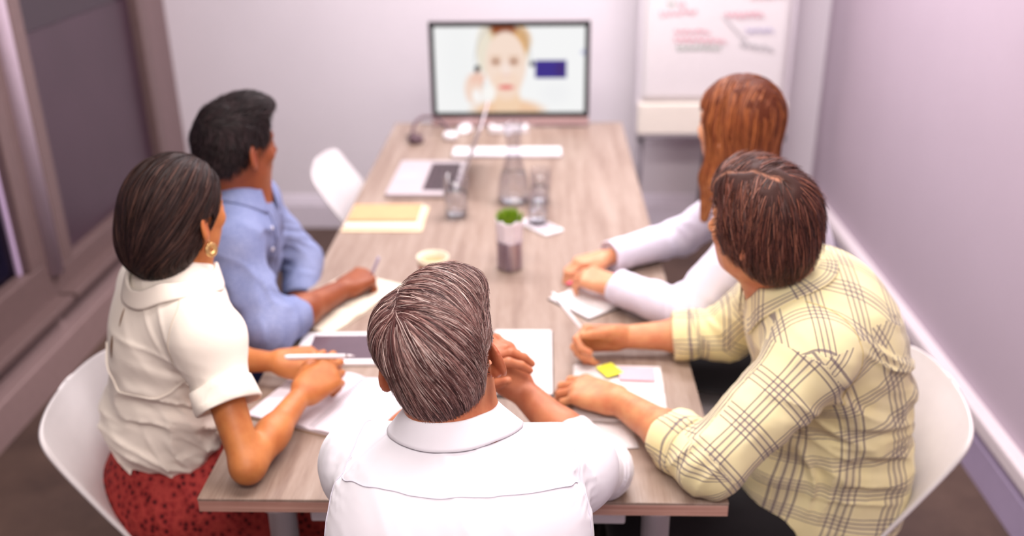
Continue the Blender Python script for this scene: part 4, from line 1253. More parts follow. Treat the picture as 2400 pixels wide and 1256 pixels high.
def collar(p, base, c, axis, fwd, rx, ry, stand, leaf, material, gap=0.35, point=0.03, uvs=False, name='collar', th=0.0022):
    """shirt collar: stand rising round the neck from the cloth, leaf folded down and resting on the shoulders, open in front"""
    c = np.asarray(c, float); axis = nrm(axis); fwd = np.asarray(fwd, float); fwd = nrm(fwd - axis * (fwd @ axis)); rt = np.cross(fwd, axis)
    n = 64; A = np.linspace(gap, 2 * np.pi - gap, n); ca, sa = np.cos(A), np.sin(A); fr = ca * 0.5 + 0.5
    S = np.linspace(0.09, -0.11, 70)
    def rim(o): return fwd[None] * (ca * (ry + o))[:, None] + rt[None] * (sa * (rx + o))[:, None]
    def rest(o, eps):
        r_ = rim(o); P = c + r_[:, None, :] + axis * S[None, :, None]
        d = sdf_pts(base, P.reshape(-1, 3)).reshape(n, -1) < eps
        return np.where(d.any(1), S[np.argmax(d, 1)], S[-1])
    def sm(h, k=3):
        for _ in range(k): h = np.convolve(np.pad(h, 2, mode='edge'), [1, 2, 3, 2, 1], 'valid') / 9
        return h
    h0 = sm(rest(0.0, 0.0))
    h0 = np.minimum(h0, h0.min() + 0.03)
    top = h0 + stand
    O = np.linspace(0.008, 0.085, 18)
    HH = np.stack([rest(o, 0.004) for o in O])
    want = leaf + point * fr ** 3
    dist = np.sqrt((O[:, None]) ** 2 + (top[None] - HH) ** 2)
    k = np.argmax(dist >= want[None], 0); k = np.where((dist >= want[None]).any(0), k, len(O) - 1)
    oe = sm(O[k]); he = sm(HH[k, np.arange(n)])
    rows = []
    for s in np.linspace(0, 1, 5): rows.append((np.zeros(n) - 0.002 * s, h0 - 0.006 + (stand + 0.006) * s))
    for s in np.linspace(0.08, 1, 10):
        rows.append((0.002 + (oe - 0.002) * s ** 1.25, top + (he - top) * s + 0.003 * math.sin(min(1, s * 1.0) * math.pi) + 0.002 * (1 - s)))
    G = np.stack([c + fwd * (ca * (ry + o))[:, None] + rt * (sa * (rx + o))[:, None] + axis * h[:, None] for o, h in rows])
    me = grid_mesh(name, G - p.b)
    o = link(name, me, material, p.root); solidify(o, th, 0)
    if uvs:
        uv = me.uv_layers.new(name='UVMap'); arr = np.zeros((len(me.loops), 2), np.float32); q = 0
        for i in range(len(rows) - 1):
            for j in range(n - 1):
                for (di, dj) in ((0, 0), (0, 1), (1, 1), (1, 0)):
                    arr[q] = ((i + di) * 0.008, (j + dj) / n * 2 * np.pi * rx); q += 1
        uv.data.foreach_set('uv', arr.ravel())
    return o

from mathutils.bvhtree import BVHTree
def on_cloth(V, Q, pts, off):
    t = BVHTree.FromPolygons(np.asarray(V).tolist(), np.asarray(Q).tolist())
    out = []; nn = []
    for q in pts:
        l, n_, i, d = t.find_nearest(Vector(q)); out.append(np.array(l) + np.array(n_) * off); nn.append(np.array(n_))
    return np.array(out), np.array(nn)

def seam(p, VQ, pts, n, r, material, name='seam', off=0.0004):
    P, _ = on_cloth(VQ[0], VQ[1], catmull(pts, n), off)
    for _ in range(4): P[1:-1] = 0.25 * P[:-2] + 0.5 * P[1:-1] + 0.25 * P[2:]
    P, _ = on_cloth(VQ[0], VQ[1], P, off)
    return p.tube(name, P, r, material, 6)

def legs(p, hips, knees, feet, material, r=(0.088, 0.062, 0.045), pelvis=None, name='trousers', h=0.008, shoe_mat=None, disp=None, az=0):
    P = []
    if pelvis is not None: P.append(Ell(pelvis, (0.15, 0.13, 0.11), Rig((0, 0, 0), az).R, 0.05))
    for hp, kn, ft in zip(hips, knees, feet):
        hp, kn, ft = map(lambda q: np.asarray(q, float), (hp, kn, ft))
        P.append(Cone(hp, kn, r[0], r[1], 0.05)); P.append(Cone(kn, ft + V3(0, 0, 0.07), r[1], r[2], 0.03))
    V, Q = sdf_mesh(P, h, disp)
    o = p.add(name, V, Q, material)
    f = Rig((0, 0, 0), az)
    if shoe_mat is not None:
        for ft in feet:
            g = Rig(np.asarray(ft, float), az)
            S = [g.ell((0, 0.0, 0.045), (0.042, 0.055, 0.05), 0.02), g.ell((0, 0.10, 0.03), (0.045, 0.10, 0.035), 0.03), Box(g.p((0, 0.05, -0.05)), (0.3, 0.3, 0.05), g.R, op='s', k=0.004)]
            V, Q = sdf_mesh(S, 0.007); p.add('shoe', V, Q, shoe_mat)
    return o

# ================================================================== GREY-HAIRED MAN (table end)
def make_grey_man():
    p = Person((-0.125, 1.14, 0), 'grey-haired man in a white shirt seen from behind at the table end')
    g = Rig((-0.150, 1.252, 1.142), 3, 0, -11, 0.965)
    sp = dict(pelvis=(-0.125, 1.08, 0.50), mid=(-0.125, 1.08, 0.83), neck=(-0.122, 1.205, 1.022), shL=(-0.290, 1.275, 0.930), shR=(0.050, 1.275, 0.930), w=0.172, dp=0.108, head=g, shr=0.046)
    aR = dict(sh=(0.052, 1.275, 0.920), el=(0.108, 1.478, 0.784), wr=(-0.045, 1.625, 0.866), d=(-0.42, 0.05, 0.85), n=(0.72, -0.62, 0.45), right=True,
              curl=[(30, 60, 30), (32, 62, 30), (36, 66, 30), (40, 66, 30)], thumb=(0.5, 0.8, 0.3))
    aL = dict(sh=(-0.292, 1.275, 0.920), el=(-0.316, 1.475, 0.784), wr=(-0.170, 1.615, 0.878), d=(0.62, -0.02, 0.66), n=(-0.55, -0.25, 0.80), right=False,
              curl=[(28, 42, 18), (32, 44, 20), (36, 46, 22), (40, 50, 24)], thumb=(0.5, 0.8, 0.2), spread=0.10)
    skin = skin_material('skin_tanned', lin(192, 120, 84), lin(172, 94, 64))
    body_mesh(p, sp, (aR, aL), skin, 0.0028)
    shirt_m = cloth_material('white_shirt_cotton', lin(232, 228, 235), 0.8, 1400, 0.2, 0.02)
    P = torso_prims(sp, 0.012)
    eR = sleeve(P, aR, 0.058, 0.052, 0.048, 0.36); eL = sleeve(P, aL, 0.058, 0.052, 0.050, 0.22)
    base = list(P)
    for (e, d, r) in (eR, eL): P.append(Cyl(e, e + d * 0.14, 0.10))
    nk = np.asarray(sp['neck'])
    F = folds([((-0.29, 1.17, 0.96), (0.3, 0.3, 1), 0.016, 0.0045, 0.05), ((0.04, 1.17, 0.96), (-0.3, 0.3, 1), 0.016, 0.0045, 0.05),
               ((0.05, 1.24, 1.01), (0.8, 0.8, 0.2), 0.035, 0.009, 0.07), ((-0.31, 1.24, 1.01), (-0.8, 0.8, 0.2), 0.035, 0.009, 0.07),
               ((-0.125, 1.10, 0.98), (1, 0.2, 0.2), 0.07, 0.004, 0.15), ((0.14, 1.44, 0.83), (0.3, 0.7, -0.6), 0.03, 0.009, 0.08), ((-0.34, 1.44, 0.83), (-0.3, 0.7, -0.6), 0.03, 0.009, 0.08)], 0.0016)
    V, Q = sdf_mesh(P, 0.004, F)
    V = relax(V, Q, 2, 0.5)
    p.add('shirt', V, Q, shirt_m)
    cuff(p, eR[0] - eR[1] * 0.012, eR[1], 0.047, 0.050, 0.006, shirt_m, seed=1, wob=0.003); cuff(p, eL[0] - eL[1] * 0.01, eL[1], 0.048, 0.045, 0.006, shirt_m, seed=4, wob=0.003)
    collar(p, base, nk + V3(-0.003, 0, 0), V3(-0.20, 0.30, 1), V3(0.02, 1, 0), 0.068, 0.070, 0.030, 0.040, shirt_m, gap=0.5, point=0.04)
    sm = cloth_material('white_thread', lin(206, 200, 214), 0.8, 900, 0.1, 0.02)
    seam(p, (V, Q), [(-0.282, 1.165, 0.975), (-0.21, 1.115, 0.99), (-0.122, 1.10, 0.992), (-0.03, 1.115, 0.99), (0.042, 1.165, 0.975)], 80, 0.0008, sm, 'yoke_seam', 0.0008)
    for s in (-1, 1):
        cx = -0.121
        seam(p, (V, Q), [(cx + s * 0.155, 1.31, 1.00), (cx + s * 0.166, 1.23, 0.995), (cx + s * 0.168, 1.15, 0.95), (cx + s * 0.160, 1.11, 0.88)], 50, 0.0008, sm, 'sleeve_seam', 0.0008)
    # hair
    H = [Ell((0, -0.012, 0.040), (0.084, 0.106, 0.092), k=0.03), Ell((0, -0.046, -0.026), (0.058, 0.058, 0.060), k=0.04), Ell((0.022, 0.045, 0.092), (0.060, 0.050, 0.036), k=0.04),
         Ell((-0.058, -0.01, 0.062), (0.034, 0.07, 0.05), k=0.02), Cone((0, -0.026, -0.045), g.inv(np.asarray(sp['neck'])), 0.0525, 0.054, 0.008),
         Box((0, 0.135, -0.052), (0.2, 0.095, 0.10), op='s', k=0.008, rnd=0.01), Box((0, 0.062, -0.10), (0.2, 0.062, 0.075), op='s', k=0.008),
         Ell((0.090, -0.010, -0.014), (0.034, 0.024, 0.038), op='s', k=0.006), Ell((-0.090, -0.010, -0.014), (0.034, 0.024, 0.038), op='s', k=0.006),
         Box((0, -0.05, -0.160), (0.2, 0.2, 0.05), op='s', k=0.004),
         Cone((-0.034, -0.064, 0.120), (-0.048, 0.080, 0.124), 0.005, 0.013, 0.014, op='s')]
    pal = np.array([lin(52, 30, 30)[:3], lin(108, 71, 68)[:3], lin(164, 124, 116)[:3], lin(228, 206, 198)[:3]])
    def colf(R, r, n):
        side = smooth01(np.abs(R[:, 0]), 0.055, 0.082) * smooth01(-R[:, 2], -0.075, 0.0) * smooth01(R[:, 1], -0.075, -0.035)
        low = smooth01(-R[:, 2], 0.02, 0.07)
        dk = np.exp(-((R[:, 0] - 0.012) / 0.045) ** 2 - ((R[:, 2] + 0.010) / 0.036) ** 2) * (R[:, 1] < -0.05)
        w = np.clip(r.random(n) ** 1.35 * (1 - 0.6 * dk) + (0.45 + 0.3 * (R[:, 0] > 0)) * side + 0.14 * low, 0, 1) * 2.999
        i = np.floor(w).astype(int); f = (w - i)[:, None]
        return pal[np.minimum(i, 2)] * (1 - f) + pal[np.minimum(i + 1, 3)] * f
    colf.cap = lambda R: np.tile(np.array(lin(86, 55, 53)[:3]), (len(R), 1))
    part = lambda y: -0.036 - (y + 0.07) * 0.10
    fl = parted_flow((-0.034, -0.072, 0.112), part, (-0.9, -0.35, -0.55), (1.0, -0.55, -0.10), (0.28, 0, -0.75), (0.01, -0.07))
    ln = lambda R, r: np.where(R[:, 2] < -0.03, 0.018 + 0.014 * r.random(len(R)), 0.045 + 0.05 * r.random(len(R))) * np.where((np.abs(R[:, 0]) > 0.066) & (R[:, 2] < 0.03), 0.5, 1)
    def keep(X): return ~((X[:, 1] > 0.045) & (X[:, 2] < 0.045)) & (X[:, 2] > -0.118) & ~((np.abs(X[:, 0]) > 0.06) & (np.abs(X[:, 1] + 0.010) < 0.022) & (np.abs(X[:, 2] + 0.014) < 0.034)) & ~((X[:, 1] > 0.0) & (X[:, 2] < -0.025))
    hair_build(p, g, H, fl, 17000, ln, 0.00052, colf, 0.006, 12, keep, 0.004, lambda P_: 0.0016 * vnoise(P_[:, 0] * 90, P_[:, 1] * 50, P_[:, 2] * 40), 0.10, 3, flick=0.004, root_w=lambda R: np.where(R[:, 2] < -0.080, np.clip(1 - (-0.080 - R[:, 2]) / 0.032, 0.0, 1) ** 2, 1.0))
    face_parts(p, g, M_iris, simple('brow_grey', lin(120, 105, 100), 0.6, 0.1))
    tro = cloth_material('charcoal_trousers', lin(44, 40, 44))
    legs(p, [(-0.21, 1.10, 0.51), (-0.04, 1.10, 0.51)], [(-0.25, 1.52, 0.52), (0.0, 1.52, 0.52)], [(-0.25, 1.50, 0), (0.0, 1.50, 0)], tro, pelvis=(-0.125, 1.08, 0.54), shoe_mat=M_black)
    return p

# ================================================================== WOMAN IN THE CREAM BLOUSE (left, near)
def make_blouse_woman():
    p = Person((-0.80, 1.76, 0), 'woman in a cream blouse and red lace skirt with dark pinned hair')
    g = Rig((-0.716, 1.752, 1.186), 28, 2, 3, 0.945)
    sp = dict(pelvis=(-0.835, 1.765, 0.49), mid=(-0.815, 1.760, 0.82), neck=(-0.728, 1.720, 1.068), shL=(-0.835, 1.855, 0.985), shR=(-0.640, 1.605, 0.985), w=0.130, dp=0.094, head=g, pright=(0.25, -1, 0))
    aR = dict(sh=(-0.640, 1.605, 0.975), el=(-0.552, 1.480, 0.782), wr=(-0.498, 1.700, 0.806), d=(0.62, 0.75, 0.24), n=(0.35, -0.45, 0.80), right=True,
              curl=[(22, 52, 26), (34, 55, 30), (46, 58, 30), (52, 58, 30)], thumb=(0.55, 0.85, 0.1), hs=0.92, thumb2=(0.05, 1, 0.1))
    aL = dict(sh=(-0.835, 1.855, 0.975), el=(-0.770, 1.890, 0.785), wr=(-0.590, 1.850, 0.796), d=(0.95, 0.12, 0.06), n=(0.05, -0.35, 0.93), right=False,
              curl=[(20, 40, 20), (30, 45, 25), (38, 50, 25), (42, 50, 25)], thumb=(0.5, 0.9, 0.2), hs=0.90)
    skin = skin_material('skin_olive', lin(194, 122, 68), lin(178, 102, 54))
    body_mesh(p, sp, (aR, aL), skin, 0.003, True)
    bl = cloth_material('cream_blouse_crepe', lin(250, 239, 226), 0.75, 700, 0.2, 0.025)
    P = torso_prims(sp, 0.012)
    P.append(Ell((-0.805, 1.735, 0.735), (0.130, 0.132, 0.09), k=0.05))                    # bloused waist
    for A, t in ((aR, -0.56), (aL, -0.56)):
        sh, el = np.asarray(A['sh']), np.asarray(A['el'])
        P.append(Cone(sh, sh + (el - sh) * 0.46, 0.054, 0.054, 0.04))
    P.append(Cone(np.asarray(sp['neck']) - V3(0, 0, 0.05), np.asarray(sp['neck']) - V3(0, 0, 0.005), 0.075, 0.066, 0.03))
    base = list(P)
    for A in (aR, aL):
        sh, el = np.asarray(A['sh']), np.asarray(A['el']); d = nrm(el - sh); e = sh + (el - sh) * 0.46
        P.append(Cyl(e, e + d * 0.12, 0.085))
    P.append(Box((-0.8, 1.76, 0.50), (0.4, 0.4, 0.135), k=0.02, op='s'))
    F = folds([((-0.78, 1.62, 0.82), (0.2, 0.1, 1), 0.05, 0.012, 0.13), ((-0.80, 1.64, 0.70), (0.6, 0.2, 0.7), 0.04, 0.012, 0.11), ((-0.66, 1.62, 0.86), (0.7, 0.3, 0.6), 0.03, 0.009, 0.07),
               ((-0.70, 1.60, 0.72), (1, 0.2, 0.35), 0.035, 0.012, 0.10), ((-0.72, 1.64, 0.98), (0.7, -0.5, 0.6), 0.05, 0.005, 0.10), ((-0.88, 1.72, 0.72), (0.2, 0.4, 1), 0.05, 0.012, 0.10)], 0.0018)
    V, Q = sdf_mesh(P, 0.0042, F)
    V = relax(V, Q, 2, 0.5)
    p.add('blouse', V, Q, bl)
    for A, sd in ((aR, 1), (aL, 5)):
        sh, el = np.asarray(A['sh']), np.asarray(A['el'])
        cuff(p, sh + (el - sh) * 0.42, nrm(el - sh), 0.0555, 0.046, 0.006, bl, 'sleeve_cuff', 0.003, seed=sd, flare=0.004)
    nk = np.asarray(sp['neck'])
    collar(p, base, nk + V3(-0.006, -0.004, 0), V3(0.12, 0.02, 1), V3(0.75, 0.65, 0), 0.082, 0.084, 0.024, 0.034, bl, gap=0.2, point=0.0)
    # cape-like back panel edge and back slits
    sm = cloth_material('cream_thread', lin(206, 190, 172), 0.8, 900, 0.1, 0.02)
    seam(p, (V, Q), [(-0.915, 1.70, 0.925), (-0.87, 1.62, 0.865), (-0.78, 1.585, 0.855), (-0.70, 1.57, 0.875), (-0.66, 1.56, 0.92)], 60, 0.0020, bl, 'yoke_edge', 0.0012)
    seam(p, (V, Q), [(-0.70, 1.66, 1.06), (-0.675, 1.60, 1.035), (-0.70, 1.56, 0.99), (-0.715, 1.55, 0.94)], 40, 0.0009, sm, 'shoulder_seam')
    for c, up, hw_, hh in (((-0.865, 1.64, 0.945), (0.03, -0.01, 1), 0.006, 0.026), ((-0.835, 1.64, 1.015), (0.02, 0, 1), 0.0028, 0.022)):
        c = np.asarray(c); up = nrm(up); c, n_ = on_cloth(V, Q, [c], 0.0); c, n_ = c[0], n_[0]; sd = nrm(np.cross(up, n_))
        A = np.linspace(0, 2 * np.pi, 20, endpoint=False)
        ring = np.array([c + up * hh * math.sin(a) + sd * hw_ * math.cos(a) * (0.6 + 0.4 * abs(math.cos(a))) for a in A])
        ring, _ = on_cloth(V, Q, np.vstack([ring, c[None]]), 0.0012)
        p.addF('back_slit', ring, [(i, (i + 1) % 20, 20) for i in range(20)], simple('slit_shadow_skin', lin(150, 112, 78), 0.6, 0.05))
    # hair, gathered in a low roll
    H = [Ell((0, -0.012, 0.036), (0.086, 0.108, 0.094), k=0.03), Ell((0, -0.052, -0.020), (0.082, 0.074, 0.080), k=0.05), Ell((0, -0.082, -0.052), (0.068, 0.052, 0.060), k=0.05),
         Box((0, 0.150, -0.045), (0.2, 0.095, 0.105), op='s', k=0.015, rnd=0.02), Box((0, 0.075, -0.10), (0.2, 0.075, 0.075), op='s', k=0.012, rnd=0.01),
         Ell((0.088, 0.004, -0.016), (0.034, 0.026, 0.036), op='s', k=0.008), Ell((-0.088, 0.004, -0.016), (0.034, 0.026, 0.036), op='s', k=0.008)]
    B = V3(0, -0.135, -0.085)
    def fl(X, r):
        top = smooth01(X[:, 2], -0.03, 0.05)[:, None]
        v = B - X; v = v / np.linalg.norm(v, axis=1, keepdims=True)
        under = smooth01(-X[:, 2], 0.03, 0.08)[:, None]
        sgn = np.sign(X[:, 0])[:, None]
        return v * (1 - under) + np.concatenate([sgn * -0.6, 0 * sgn + 0.5, 0 * sgn - 0.4], 1) * under + np.array([0, -0.4, -0.2]) * top
    pal = np.array([lin(30, 20, 20)[:3], lin(52, 36, 34)[:3], lin(84, 58, 50)[:3]])
    def colf(R, r, n):
        w = r.random(n) ** 1.5 * 1.999; i = np.floor(w).astype(int); f = (w - i)[:, None]
        return pal[i] * (1 - f) + pal[np.minimum(i + 1, 2)] * f
    colf.cap = lambda R: np.tile(np.array(lin(36, 25, 24)[:3]), (len(R), 1))
    def keep(X): return ~((X[:, 1] > 0.06) & (X[:, 2] < 0.055)) & ~((X[:, 1] > 0.0) & (X[:, 2] < -0.03)) & ~((np.abs(X[:, 0]) > 0.06) & (np.abs(X[:, 1] - 0.003) < 0.02) & (np.abs(X[:, 2] + 0.016) < 0.03))
    hair_build(p, g, H, fl, 7000, lambda R, r: 0.05 + 0.06 * r.random(len(R)), 0.0009, colf, 0.004, 12, keep, 0.004, lambda P_: 0.0012 * vnoise(P_[:, 0] * 70, P_[:, 1] * 30, P_[:, 2] * 50), 0.04, 8, flick=0.0005, strand_mat=M_hair_dark)
    face_parts(p, g, M_iris, simple('brow_dark', lin(40, 28, 26), 0.6, 0.1), True)
    # earring: stack of gold discs under the right ear
    gold = simple('earring_gold', lin(214, 178, 120), 0.25, 0.1, metal=0.9)
    c = g.p((0.086, -0.004, -0.062)); lobe = g.p((0.083, -0.006, -0.040))
    me = lathe_mesh('earring', [(0.0045, -0.0012), (0.0135, -0.0022), (0.015, 0), (0.0135, 0.0022), (0.0045, 0.0012)], 24, True)
    R_ = g.R @ roty(75) 
    for v in me.vertices:
        v.co = Vector(c + R_ @ np.array(v.co[:]) - p.b)
    er = link('earring', me, gold, p.root)
    hk = tube('ear_hook', np.array([lobe, (lobe + c) / 2 + g.R[:, 0] * 0.002, c + g.R[:, 2] * 0.012]) - p.b, 0.0008, gold, er, 6)
    # skirt: red crocheted lace
    m, t = mat('red_lace', lin(170, 52, 48), 0.8, spec=0.2)
    vo = t.n('ShaderNodeTexVoronoi'); vo.feature = 'F1'; vo.inputs['Scale'].default_value = 74
    t.l(t.coord('Object', (1, 1, 0.8)), vo.inputs['Vector'])
    v2 = t.n('ShaderNodeTexVoronoi'); v2.feature = 'F1'; v2.inputs['Scale'].default_value = 120; t.l(t.coord(), v2.inputs['Vector'])
    c1 = t.ramp(vo.outputs['Distance'], [(0.10, lin(54, 12, 16)), (0.24, lin(98, 26, 29)), (0.36, lin(146, 44, 44)), (0.7, lin(168, 60, 55))])
    c2 = t.ramp(v2.outputs['Distance'], [(0.1, (0.55, 0.45, 0.45, 1)), (0.35, (1, 1, 1, 1))])
    t.l(t.mix(0.85, c1, c2, 'MULTIPLY'), t.p.inputs['Base Color']); t.bump(vo.outputs['Distance'], 0.7, 0.004)
    S = [Ell((-0.825, 1.765, 0.545), (0.155, 0.165, 0.12), k=0.06), Cone((-0.79, 1.68, 0.535), (-0.44, 1.69, 0.545), 0.098, 0.078, 0.07), Cone((-0.79, 1.84, 0.535), (-0.44, 1.80, 0.545), 0.098, 0.078, 0.07),
         Cone((-0.81, 1.765, 0.6), (-0.805, 1.76, 0.70), 0.135, 0.125, 0.05)]
    V, Q = sdf_mesh(S, 0.006, folds([((-0.78, 1.62, 0.6), (1, 0.3, 0.5), 0.05, 0.006, 0.10)]))
    p.add('skirt', V, Q, m)
    ti = cloth_material('dark_tights', lin(54, 40, 40))
    legs(p, [(-0.46, 1.69, 0.535), (-0.46, 1.80, 0.535)], [(-0.42, 1.69, 0.53), (-0.42, 1.80, 0.53)], [(-0.40, 1.69, 0), (-0.40, 1.81, 0)], ti, (0.055, 0.055, 0.036), None, 'tights', 0.007, M_black, az=90)
    return p, aR

# ================================================================== MAN IN THE BLUE SHIRT (left, far)
def make_blue_man():
    p = Person((-0.82, 2.28, 0), 'dark-haired man in a blue chambray shirt turned towards the monitor')
    g = Rig((-0.752, 2.262, 1.168), 38, -2, 2, 0.96)
    sp = dict(pelvis=(-0.86, 2.33, 0.50), mid=(-0.86, 2.31, 0.82), neck=(-0.762, 2.275, 1.040), shL=(-0.790, 2.435, 0.965), shR=(-0.740, 2.105, 0.965), w=0.146, dp=0.10, head=g, pright=(0.1, -1, 0))
    aR = dict(sh=(-0.740, 2.105, 0.955), el=(-0.650, 2.000, 0.798), wr=(-0.520, 2.262, 0.785), d=(0.52, 0.85, 0.06), n=(-0.05, -0.25, 0.95), right=True,
              curl=[(62, 72, 40), (66, 74, 40), (70, 76, 40), (72, 76, 40)], thumb=(0.5, 0.85, 0.35))
    aL = dict(sh=(-0.790, 2.435, 0.955), el=(-0.680, 2.470, 0.775), wr=(-0.66, 2.30, 0.645), d=(0.3, -0.9, -0.2), n=(0.2, 0.1, 0.9), right=False,
              curl=[(20, 30, 20)] * 4)
    skin = skin_material('skin_brown', lin(146, 78, 44), lin(128, 62, 34))
    body_mesh(p, sp, (aR, aL), skin, 0.0032)
    m, t = mat('blue_chambray', lin(140, 152, 196), 0.85, spec=0.15)
    n1 = t.noise(t.coord('Object', (1, 1, 1)), 9, 4); n2 = t.noise(t.coord('Object', (300, 300, 300)), 1.0, 2)
    c = t.ramp(n1, [(0.3, lin(108, 119, 164)), (0.7, lin(142, 151, 190))])
    t.l(t.mix(0.25, c, t.ramp(n2, [(0.35, lin(88, 98, 142)), (0.65, lin(176, 184, 212))])), t.p.inputs['Base Color']); t.bump(n2, 0.2, 0.0006)
    P = torso_prims(sp, 0.012)
    eR = sleeve(P, aR, 0.066, 0.060, 0.050, 0.30); eL = sleeve(P, aL, 0.066, 0.056, 0.05, 0.55)
    base = list(P)
    for (e, d, r) in (eR, eL): P.append(Cyl(e, e + d * 0.14, 0.09))
    F = folds([((-0.66, 2.02, 0.82), (0.4, 0.8, -0.4), 0.032, 0.014, 0.09), ((-0.70, 2.12, 0.92), (0.5, 0.3, 0.9), 0.04, 0.014, 0.10), ((-0.66, 2.28, 0.90), (0.2, 1, 0.4), 0.045, 0.013, 0.12), ((-0.72, 2.42, 0.85), (0.3, 0.4, 1), 0.032, 0.012, 0.09)])
    V, Q = sdf_mesh(P, 0.005, F)
    V = relax(V, Q, 2, 0.5); p.add('shirt', V, Q, m)
    cuff(p, eR[0] - eR[1] * 0.012, eR[1], 0.050, 0.052, 0.007, m, seed=2, wob=0.003)
    nk = np.asarray(sp['neck'])
    collar(p, base, nk, V3(0.18, 0.0, 1), V3(0.95, -0.15, 0), 0.068, 0.070, 0.026, 0.040, m, gap=0.45, point=0.025)
    dk = cloth_material('placket_dark', lin(98, 104, 140))
    seam(p, (V, Q), [(-0.655, 2.225, 1.02), (-0.635, 2.21, 0.95), (-0.64, 2.21, 0.88), (-0.66, 2.215, 0.80)], 40, 0.0022, dk, 'placket_edge', 0.0006)
    bt = simple('shirt_button', lin(226, 224, 236), 0.3, 0.02)
    for c in ((-0.645, 2.195, 0.99), (-0.630, 2.185, 0.92), (-0.66, 2.16, 0.905), (-0.672, 2.205, 1.045)):
        q, n_ = on_cloth(V, Q, [c], 0.001); q, n_ = q[0], n_[0]
        me = lathe_mesh('button', [(0.0001, 0.001), (0.0045, 0.001), (0.0055, 0), (0.0045, -0.001), (0.0001, -0.001)], 14)
        a = nrm(np.cross(n_, (0, 0, 1))); b_ = np.cross(n_, a); R_ = np.stack([a, b_, n_], 1)
        for v in me.vertices: v.co = Vector(q + R_ @ np.array(v.co[:]) - p.b)
        link('button', me, bt, p.root)
    H = [Ell((0, -0.014, 0.038), (0.082, 0.104, 0.088), k=0.03), Ell((0, -0.046, -0.016), (0.067, 0.060, 0.060), k=0.04), Ell((0, 0.046, 0.098), (0.060, 0.056, 0.032), k=0.04),
         Box((0, 0.150, -0.03), (0.2, 0.085, 0.11), op='s', k=0.01, rnd=0.01), Box((0, 0.085, -0.098), (0.2, 0.075, 0.075), op='s', k=0.01),
         Ell((0.086, 0.0, -0.016), (0.034, 0.026, 0.036), op='s', k=0.006), Ell((-0.086, 0.0, -0.016), (0.034, 0.026, 0.036), op='s', k=0.006),
         Box((0, -0.05, -0.118), (0.2, 0.2, 0.05), op='s', k=0.012)]
    def fl(X, r):
        top = smooth01(X[:, 2], 0.05, 0.10)[:, None]
        fw = np.array([0.25, 1.0, 0.35]); dn = np.array([0, -0.25, -1.0])
        return fw * top + dn * (1 - top)
    pal = np.array([lin(22, 16, 18)[:3], lin(40, 30, 32)[:3], lin(70, 54, 56)[:3]])
    def colf(R, r, n):
        w = r.random(n) ** 1.6 * 1.999; i = np.floor(w).astype(int); f = (w - i)[:, None]
        return pal[i] * (1 - f) + pal[np.minimum(i + 1, 2)] * f
    colf.cap = lambda R: np.tile(np.array(lin(28, 21, 22)[:3]), (len(R), 1))
    def keep(X): return ~((X[:, 1] > 0.065) & (X[:, 2] < 0.075)) & ~((X[:, 1] > 0.01) & (X[:, 2] < -0.024)) & (X[:, 2] > -0.075) & ~((np.abs(X[:, 0]) > 0.06) & (np.abs(X[:, 1]) < 0.02) & (np.abs(X[:, 2] + 0.016) < 0.03))
    hair_build(p, g, H, fl, 6000, lambda R, r: np.where(R[:, 2] > 0.06, 0.035 + 0.03 * r.random(len(R)), 0.014 + 0.012 * r.random(len(R))), 0.0010, colf, 0.006, 8, keep, 0.005, lambda P_: 0.004 * vnoise(P_[:, 0] * 60, P_[:, 1] * 45, P_[:, 2] * 60), 0.25, 12, flick=0.010, strand_mat=M_hair_dark)
    face_parts(p, g, M_iris, simple('brow_black', lin(30, 22, 22), 0.6, 0.1))
    je = cloth_material('navy_jeans', lin(44, 50, 92), 0.85, 500, 0.3, 0.12)
    legs(p, [(-0.80, 2.25, 0.52), (-0.80, 2.40, 0.52)], [(-0.44, 2.24, 0.53), (-0.44, 2.42, 0.53)], [(-0.42, 2.24, 0), (-0.42, 2.42, 0)], je, pelvis=(-0.83, 2.32, 0.56), shoe_mat=M_black, az=90)
    return p, aR

